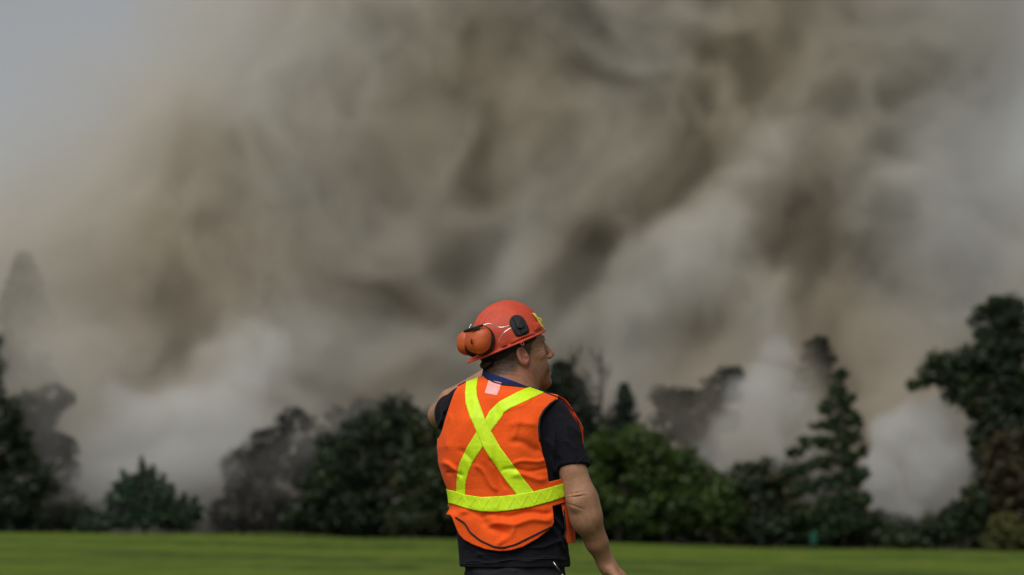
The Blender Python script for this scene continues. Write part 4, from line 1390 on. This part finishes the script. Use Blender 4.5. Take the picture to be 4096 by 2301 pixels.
    V, F = surfnet(vest_f, (Q(1720, 1500)[0], PERSON_Y - .21, Q(2040, 2230)[2]), (Q(2330, 1500)[0], PERSON_Y + .21, Q(2040, 1470)[2]), .0026)
    N = vnormals(V, F)
    def front_rule(V_, X, Y):
        arm = sleeves(V_, 0.006) > 0
        neck = np.linalg.norm((V_ - Q(2025, 1500, .04))[:, :2], axis=1) > 0.105
        return arm & (Y < 2162) & (neck | (Y > 1600)) & (Y > 1580) & ((X > 1840) | ((Y > 1850) & (Y < 2035)))
    v, f, n = cut_piece(V, F, N, [VEST_BACK, VEST_SIDE], front_rule, facing_min=-.2)
    v2, f2 = shell(v, f, n, .0012)
    vest = mesh_obj('safety_vest', v2, f2, orange, root)
    tag(vest, 'bright orange mesh safety vest with crossed lime tape on the back')
    for poly, off, mat, nm in ((STRIPE_B, .0012, lime.m, 'reflective_stripe'), (STRIPE_A, .0024, lime.m, 'reflective_stripe'), (BELT, .0036, lime.m, 'reflective_belt'), (PATCH, .0014, pink.m, 'size_label')):
        inside = lambda V_, X, Y: (sleeves(V_, .006) > 0) & (Y > 1955) & (Y < 2030)
        v, f, n = cut_piece(V, F, N, [poly], inside if nm == 'reflective_belt' else None, off, facing_min=.04)
        # trim to the vest's own outline
        X, Y = proj(v)
        s, _, _ = poly_sd(X, Y, VEST_BACK)
        k = ((s < 2.5) | (nm == 'reflective_belt'))[f].all(1) if nm != 'size_label' else np.ones(len(f), bool)
        f = f[k]; u, inv = np.unique(f, return_inverse=True)
        v, n, f = v[u], n[u], inv.reshape(f.shape)
        v2, f2 = shell(v, f, n, .0010)
        mesh_obj(nm, v2, f2, mat, vest)
    # stitched zigzag on the belt tape, seams at the tape edges
    seam = NT('yellow_stitching'); seam.bsdf((0.80, 0.95, 0.10), .6)
    zz = []
    xs = np.linspace(1826, 2240, 17)
    for i, x in enumerate(xs):
        t = np.interp(x, [1812, 1863, 1928, 2010, 2075, 2140, 2205, 2243], [1962, 1979, 1989, 1985, 1977, 1965, 1948, 1936])
        bt = np.interp(x, [1821, 1863, 1928, 1977, 2042, 2124, 2205, 2248], [2018, 2033, 2046, 2046, 2042, 2028, 2006, 1990])
        zz.append((x, t + 5 if i % 2 else bt - 5))
    surf_tube('stitching', zz, vest_f, .0005, seam.m, vest, off=.0042)
    for nm, pl, r in (
        ('piping', [(1822, 2070), (1858, 2093), (1880, 2130), (1920, 2162), (1975, 2188), (2010, 2192), (2060, 2180), (2130, 2145), (2206, 2108)], .0030),
        ('piping', [(1833, 1544), (1856, 1532), (1880, 1520), (1906, 1510), (1932, 1500)], .0025),
        ('piping', [(1934, 1502), (1948, 1515), (1975, 1530), (2010, 1540), (2060, 1545), (2112, 1551)], .0034),
        ('piping', [(2114, 1546), (2140, 1556), (2170, 1566), (2200, 1578), (2232, 1590)], .0028),
        ('piping', [(2224, 1600), (2200, 1617), (2176, 1642), (2160, 1672), (2155, 1710), (2160, 1765)], .0034),
        ('piping', [(2210, 2026), (2258, 2012)], .0022),
        ('piping', [(2256, 2040), (2258, 2070), (2264, 2120), (2258, 2150), (2266, 2166)], .0024)):
        surf_tube(nm, pl, vest_f, r, blk.m, vest)
    # front of the vest bulging past the right sleeve
    dz0 = -.045
    outer = [(2226, 1594), (2252, 1608), (2278, 1627), (2300, 1656), (2311, 1690), (2317, 1722)]
    inner = [(2222, 1612), (2244, 1622), (2264, 1640), (2286, 1668), (2302, 1700), (2312, 1724)]
    rows = []
    for i in range(len(outer)):
        a, b = outer[i], inner[i]
        dd = -.02 - .01 * i / 5
        rows.append([Q(a[0] * (1 - t) + b[0] * t + (-4 if t < 0 else 0), a[1] * (1 - t) + b[1] * t + (14 if t < 0 else 0), dd + (-.01 * t if t > 0 else .05)) for t in (-.2, 0, .5, 1.0, 1.6)])
    g = Geo(); nn = 5
    Vv = [p for r_ in rows for p in r_]
    Ff = [(i * nn + j, i * nn + j + 1, (i + 1) * nn + j + 1, (i + 1) * nn + j) for i in range(len(rows) - 1) for j in range(nn - 1)]
    g.add(Vv, Ff); o = g.obj('front_panel', orange, vest)
    m = o.modifiers.new('thick', 'SOLIDIFY'); m.thickness = .002
    m = o.modifiers.new('smooth', 'SUBSURF'); m.levels = 2; m.render_levels = 2
    g = Geo(); g.tube([Q(a[0] + 1, a[1] - 1, -.02 - .01 * i / 5) for i, a in enumerate(outer)], [.0020] * 6, 6); g.obj('piping', blk.m, vest)
    return root


PERSON = build_worker()


# ------------------------------------------------------------------ hard hat
def build_helmet():
    C0 = Q(2040, 1369, .035)
    hy, hp = rad(70), rad(22.5)
    f = np.array([math.sin(hy) * math.cos(hp), math.cos(hy) * math.cos(hp), math.sin(hp)])
    r = np.array([math.cos(hy), -math.sin(hy), 0.0]); u = np.cross(r, f)
    M = np.stack([f, r, u], 0)
    W3 = lambda l: C0 + np.asarray(l, float) @ M
    root = empty('hard_hat', tuple(C0))
    tag(root, 'scuffed red hard hat with ear defenders folded back, worn by the worker', 'hard hat')
    red = NT('red_shell_plastic')
    tc = red.objco()
    n1 = red.noise(tc, 18, 5, .65); n2 = red.noise(tc, 160, 3, .7)
    c = red.ramp(n1, [(.3, (0.50, 0.052, 0.022)), (.7, (0.60, 0.082, 0.038))])
    c = red.mix(red.ramp(n2, [(.30, (.45, .45, .45)), (.42, (0, 0, 0))]), c, (0.28, 0.03, 0.02))
    c = red.mix(red.ramp(red.noise(tc, 6, 5, .7, 1), [(.58, (0, 0, 0)), (.75, (.35, .35, .35))]), c, (0.72, 0.30, 0.24))
    red.bsdf(c, .6, red.bump(n2, .15, .001), .35)
    blk = NT('black_rubber'); blk.bsdf(blk.ramp(blk.noise(blk.objco(), 90, 3), [(.3, (.010, .010, .011)), (.7, (.024, .024, .026))]), .55)
    cupm = NT('orange_cup_plastic')
    c = cupm.ramp(cupm.noise(cupm.objco(), 25, 4, .6), [(.3, (0.46, 0.075, 0.014)), (.7, (0.58, 0.11, 0.022))])
    cupm.bsdf(c, .5, cupm.bump(cupm.noise(cupm.objco(), 200, 2), .1, .001), .5)
    steel = NT('steel_wire'); steel.bsdf((0.75, 0.75, 0.76), .25, None, .5, Metallic=1.0)
    yel = NT('yellow_plastic'); yel.bsdf(yel.ramp(yel.noise(yel.objco(), 70, 3), [(.3, (.42, .34, .03)), (.7, (.62, .52, .07))]), .45)
    A, B, H = .1145, .103, .1245
    def ribs(y, x):
        g = 0
        for yc, w_, a in ((0, .010, .0075), (.025, .0055, .0055), (-.025, .0055, .0055), (.042, .0045, .0042), (-.042, .0045, .0042)):
            g = g + a * np.exp(-((y - yc) / w_) ** 2)
        return g
    def dome(th, t, off=0.0):
        """th round the rim, t 0 at rim .. 1 at crown"""
        e = t * math.pi / 2
        ce, se = np.cos(e) ** 0.90, np.sin(e) ** 0.96
        x = A * ce * np.cos(th); y = B * ce * np.sin(th); z = H * se
        rr = ribs(y, x) * sstep(.30, .55, t) if False else ribs(y, x) * sstep(.035, .075, z)
        k = 1 + (rr + off) / .115
        return np.stack([x * k, y * k, z * k + 0 * x], -1)
    nt_, nr = 160, 64
    th = np.linspace(0, 2 * math.pi, nt_, endpoint=False)
    def brim_w(th):    # small lip in front and at the sides, long peak over the nape
        back = np.exp(-((np.abs(((th - math.pi + math.pi) % (2 * math.pi)) - math.pi) * 0 + np.abs(np.abs(((th + math.pi) % (2 * math.pi)) - math.pi) - math.pi)) / .75) ** 2)
        return .007 + .036 * back
    rings = []
    for t in np.linspace(.985, 0.0, nr):
        rings.append(dome(th, np.full_like(th, t)))
    rim = rings[-1].copy()
    bw = brim_w(th)
    dirv = np.stack([np.cos(th), np.sin(th), np.zeros_like(th)], -1)
    rings.append(rim + dirv * bw[:, None] * .5 + np.array([0, 0, -.002]))
    rings.append(rim + dirv * bw[:, None] * .95 + np.stack([0 * bw, 0 * bw, -.004 - .10 * (bw - .009)], -1))
    rings.append(rim + dirv * bw[:, None] + np.stack([0 * bw, 0 * bw, -.0055 - .10 * (bw - .009)], -1))
    rings.append(rim + dirv * bw[:, None] * .95 + np.stack([0 * bw, 0 * bw, -.0080 - .10 * (bw - .009)], -1))
    rings.append(rim + dirv * bw[:, None] * .4 + np.array([0, 0, -.0055]))
    for t in np.linspace(0.0, .985, 24):
        rings.append(dome(th, np.full_like(th, t), -.0035) + np.array([0, 0, -.0035 if t == 0 else -.002]))
    V = np.concatenate(rings); m = len(rings)
    i = np.arange((m - 1) * nt_); a, b = i // nt_, i % nt_
    F = np.stack([a * nt_ + b, (a + 1) * nt_ + b, (a + 1) * nt_ + (b + 1) % nt_, a * nt_ + (b + 1) % nt_], 1)
    # close the crown with small fans (quads with a doubled tip)
    top = len(V); V = np.concatenate([V, [[0, 0, rings[0][:, 2].mean() + .0004]], [[0, 0, rings[-1][:, 2].mean() + .0004]]])
    Vw = W3(V)
    Fl = [tuple(q) for q in F] + [(top, k, (k + 1) % nt_) for k in range(nt_)] + [(top + 1, (m - 1) * nt_ + (k + 1) % nt_, (m - 1) * nt_ + k) for k in range(nt_)]
    sh = mesh_obj('shell', Vw, Fl, red.m, root)
    def dome_f(p):
        q = (p - C0) @ M.T
        return ell(q, (0, 0, 0), (A, B, H))
    # raised bosses and ledge on the near side (local f, u -> on the surface)
    def on(xf, zu, off=0.0):
        s = max(0.0, 1 - (zu / H) ** 2 - (xf / A) ** 2)
        y = B * math.sqrt(s)
        n = np.array([xf / A ** 2, y / B ** 2, zu / H ** 2]); n /= np.linalg.norm(n)
        return np.array([xf, y, zu]) + n * off, n
    def plate(outline, th_, z0, mat, name, parent, bevel=.0015, grid=1):
        """outline in local (forward, up) laid on the dome"""
        n = len(outline); V_, F_ = [], []
        for k, sc in ((z0, 1.0), (th_ * .7, 1.0), (th_, .90)):
            cx = sum(o[0] for o in outline) / n; cz = sum(o[1] for o in outline) / n
            for (x, z) in outline:
                p, _ = on(cx + (x - cx) * sc, cz + (z - cz) * sc, k); V_.append(W3(p))
        p, _ = on(cx, cz, th_ * 1.02); V_.append(W3(p))
        for L in range(2):
            for k in range(n): F_.append((L * n + k, L * n + (k + 1) % n, (L + 1) * n + (k + 1) % n, (L + 1) * n + k))
        for k in range(n): F_.append((2 * n + k, 2 * n + (k + 1) % n, 3 * n))
        return mesh_obj(name, V_, F_, mat, parent, smooth=False)
    D = []
    for k in range(13):
        a = math.pi * k / 12
        D.append((.012 + .026 * math.cos(a), .052 + .024 * math.sin(a)))
    D += [(-.014, .035), (-.012, .020), (-.004, .013), (.020, .010), (.034, .014), (.038, .030)]
    mount = plate(D, .0075, -.004, blk.m, 'muff_mount', root)
    plate([(x, z) for x, z in ((.002, .068), (.016, .070), (.024, .060), (.024, .036), (.012, .030), (.000, .036))], .0125, .004, blk.m, 'clip_block', mount)
    plate([(.006, .026), (.030, .026), (.030, .016), (.006, .016)], .0105, .004, blk.m, 'lower_clip', mount)
    plate([(.056, .010), (.056, .030), (.086, .030), (.086, .010)], .0085, -.006, red.m, 'boss', root)
    plate([(-.036, .002), (-.036, .011), (.052, .011), (.052, .002)], .0065, -.006, red.m, 'ledge', root)
    plate([(-.062, .002), (-.062, .015), (-.046, .015), (-.046, .002)], .0090, -.006, red.m, 'boss', root)
    # ring under the rim
    g = Geo(); pts = []
    cpt = W3((-.004, B + .008, -.012))
    for k in range(13):
        a = 2 * math.pi * k / 12
        pts.append(cpt + M[0] * .0045 * math.cos(a) + M[2] * .0055 * math.sin(a))
    g.tube(pts, [.0013] * 13, 6); g.obj('strap_ring', red.m, root)
    # headband below the shell
    g = NT('black_webbing')
    n3 = g.noise(g.objco(), 120, 3)
    g.bsdf(g.ramp(n3, [(.3, (.008, .008, .011)), (.7, (.020, .020, .026))]), .8)
    def band_f(p):
        q = (p - C0) @ M.T
        d = np.abs(ell(q, (-.004, 0, .002), (.104, .088, .14))) - .0022
        zlow = -.020 - .014 * sstep(0.02, -.09, q[:, 0])
        return smax(smax(d, zlow - q[:, 2], .002), q[:, 2] - .03, .002)
    V, F = surfnet(band_f, C0 - .14, C0 + .14, .0030)
    hb = mesh_obj('headband', V, F, g.m, root)
    def knob_f(p):
        q = (p - C0) @ M.T
        return smin(ell(q, (-.110, .004, -.036), (.013, .020, .013)), smin(ell(q, (-.104, .03, -.034), (.012, .02, .010)), cap(q, (-.106, .012, -.02), (-.100, .014, -.050), .006, .005), .006), .008)
    V, F = surfnet(knob_f, W3((-.108, .012, -.036)) - .05, W3((-.108, .012, -.036)) + .05, .0024)
    mesh_obj('ratchet_knob', V, F, blk.m, root)
    # yellow lamp bracket on the forehead
    g = Geo()
    bx = [W3((.062, .012, .120)), W3((.088, .012, .093)), W3((.108, .012, .062)), W3((.120, .012, .026)), W3((.124, .012, .004))]
    bx = [Q(2131, 1256, -.0), Q(2143, 1272, .0), Q(2155, 1292, 0), Q(2164, 1306, 0), Q(2171, 1315, 0)]
    off = M[1] * -.012
    for o_ in (off, off + M[1] * .022):
        g.tube([p + o_ for p in bx], [.0040, .0038, .0034, .0034, .0030], 6)
    for p in (bx[0], bx[3]):
        g.tube([p + off, p + off + M[1] * .022], [.0030, .0030], 6)
    lp = [Q(2153, 1281, 0), Q(2157, 1274, 0), Q(2163, 1275, 0), Q(2167, 1284, 0), Q(2164, 1297, 0)]
    g.tube([p + off * .2 for p in lp], [.0030, .0042, .0036, .0030, .0026], 7)
    g.obj('lamp_bracket', yel.m, root)

    # ear defenders
    def muff(cen, nrm, rx, rz, name_lbl, dep):
        nrm = np.array(nrm, float); nrm /= np.linalg.norm(nrm)
        up = np.array([.10, 0, 1.0]); sd = np.cross(up, nrm); sd /= np.linalg.norm(sd); up = np.cross(nrm, sd)
        MM = np.stack([sd, nrm, up], 0)
        def cf(p):
            q = (p - cen) @ MM.T
            n_ = 2.6
            e = (np.abs(q[:, 0] / rx) ** n_ + np.abs(q[:, 2] / rz) ** n_) ** (1 / n_)
            prof = np.clip(1 - (np.clip(q[:, 1], 0, None) / dep) ** 2.3, 0.0001, 1) ** (1 / 2.3)
            d = smax((e - prof) * min(rx, rz) * .7, q[:, 1] - dep, .002)
            d = d - .0010 * np.exp(-((q[:, 0] - .010) / .010) ** 2) * 1.5
            return smax(d, -q[:, 1], .004)
        V, F = surfnet(cf, cen - .07, cen + .07, .0022)
        cup = mesh_obj('ear_cup', V, F, cupm.m, root)
        if name_lbl: cup['label'] = name_lbl
        def cu(p):
            q = (p - cen) @ MM.T
            e = np.sqrt((q[:, 0] / (rx * 1.0)) ** 2 + (q[:, 2] / (rz * 1.02)) ** 2)
            rr = np.stack([(e - .86) * rx, q[:, 1] + .010], 1)
            return np.linalg.norm(rr * np.array([1, .8]), axis=1) - .0105
        V, F = surfnet(cu, cen - .07, cen + .07, .0024)
        mesh_obj('cushion', V, F, blk.m, cup)
        return cup
    c1 = Q(1916, 1360, -.065)
    muff(c1, (-.42, -.90, .06), .0445, .0425, 'darker orange ear cup nearest the camera', .034)
    c2 = Q(1880, 1373, .045)
    muff(c2, (-.93, .34, .05), .042, .0385, None, .041)
    g = Geo(); pz = c1 + np.array([-.0245, -.034, -.008]); g.tube([pz + np.array([.002, -.0015, .009]), pz + np.array([.001, -.002, 0]), pz + np.array([.004, -.0015, -.008])], [.0025, .0032, .0025], 6)
    g.obj('cup_slot', blk.m, root)
    g = Geo(); g.tube([Q(1858, 1326, -.06), Q(1890, 1314, -.098), Q(1932, 1301, -.095)], [.0046, .0046, .0036], 8)
    g.tube([Q(1878, 1318, -.07), Q(1900, 1322, -.09), Q(1918, 1312, -.1)], [.003, .003, .003], 7)
    g.obj('arm_sleeve', blk.m, root)
    def wire(pts):
        g = Geo(); s = []
        for i in range(len(pts) - 1):
            for k in range(4):
                t = k / 4
                p0, p1, p2, p3 = [np.array(pts[max(0, min(len(pts) - 1, j))]) for j in (i - 1, i, i + 1, i + 2)]
                s.append(.5 * ((2 * p1) + (-p0 + p2) * t + (2 * p0 - 5 * p1 + 4 * p2 - p3) * t * t + (-p0 + 3 * p1 - 3 * p2 + p3) * t ** 3))
        s.append(pts[-1]); g.tube(s, [.0016] * len(s), 6); g.obj('wire', steel.m, root)
    wire([Q(1930, 1302, -.095), Q(1957, 1295, -.095), Q(1979, 1303, -.095), Q(1996, 1309, -.095), Q(2015, 1309, -.097), Q(2040, 1301, -.092)])
    wire([Q(1994, 1370, -.095), Q(2000, 1355, -.096), Q(2009, 1340, -.098), Q(2022, 1326, -.099), Q(2046, 1311, -.095)])
    wire([Q(1876, 1322, -.06), Q(1880, 1305, -.05), Q(1889, 1297, -.045), Q(1896, 1304, -.04), Q(1888, 1318, -.06)])
    return root


build_helmet()


def build_pen():
    a, b = Q(2212, 2252, -.155), Q(2246, 2296, -.160)
    root = empty('pen', tuple(a)); tag(root, 'silver pen clipped in the back right trouser pocket', 'pen')
    g = NT('pen_metal'); g.bsdf((0.55, 0.55, 0.56), .25, None, .5, Metallic=1.0)
    d = NT('pen_black'); d.bsdf((0.02, 0.02, 0.02), .3)
    x = Geo(); x.tube([a, a + (b - a) * .12, a + (b - a) * .5, b], [.0026, .0036, .0036, .0036], 10); x.obj('barrel', d.m, root)
    c = np.array([0, -.0050, 0]) + np.array([.001, 0, .002])
    x = Geo(); x.tube([a + c * .6, a + c, a + (b - a) * .75 + c], [.0016, .0018, .0012], 8); x.obj('clip', g.m, root)
    x = Geo(); x.tube([b, b + (b - a) * .9], [.0036, .0034], 10); x.obj('lower_barrel', g.m, root)


build_pen()
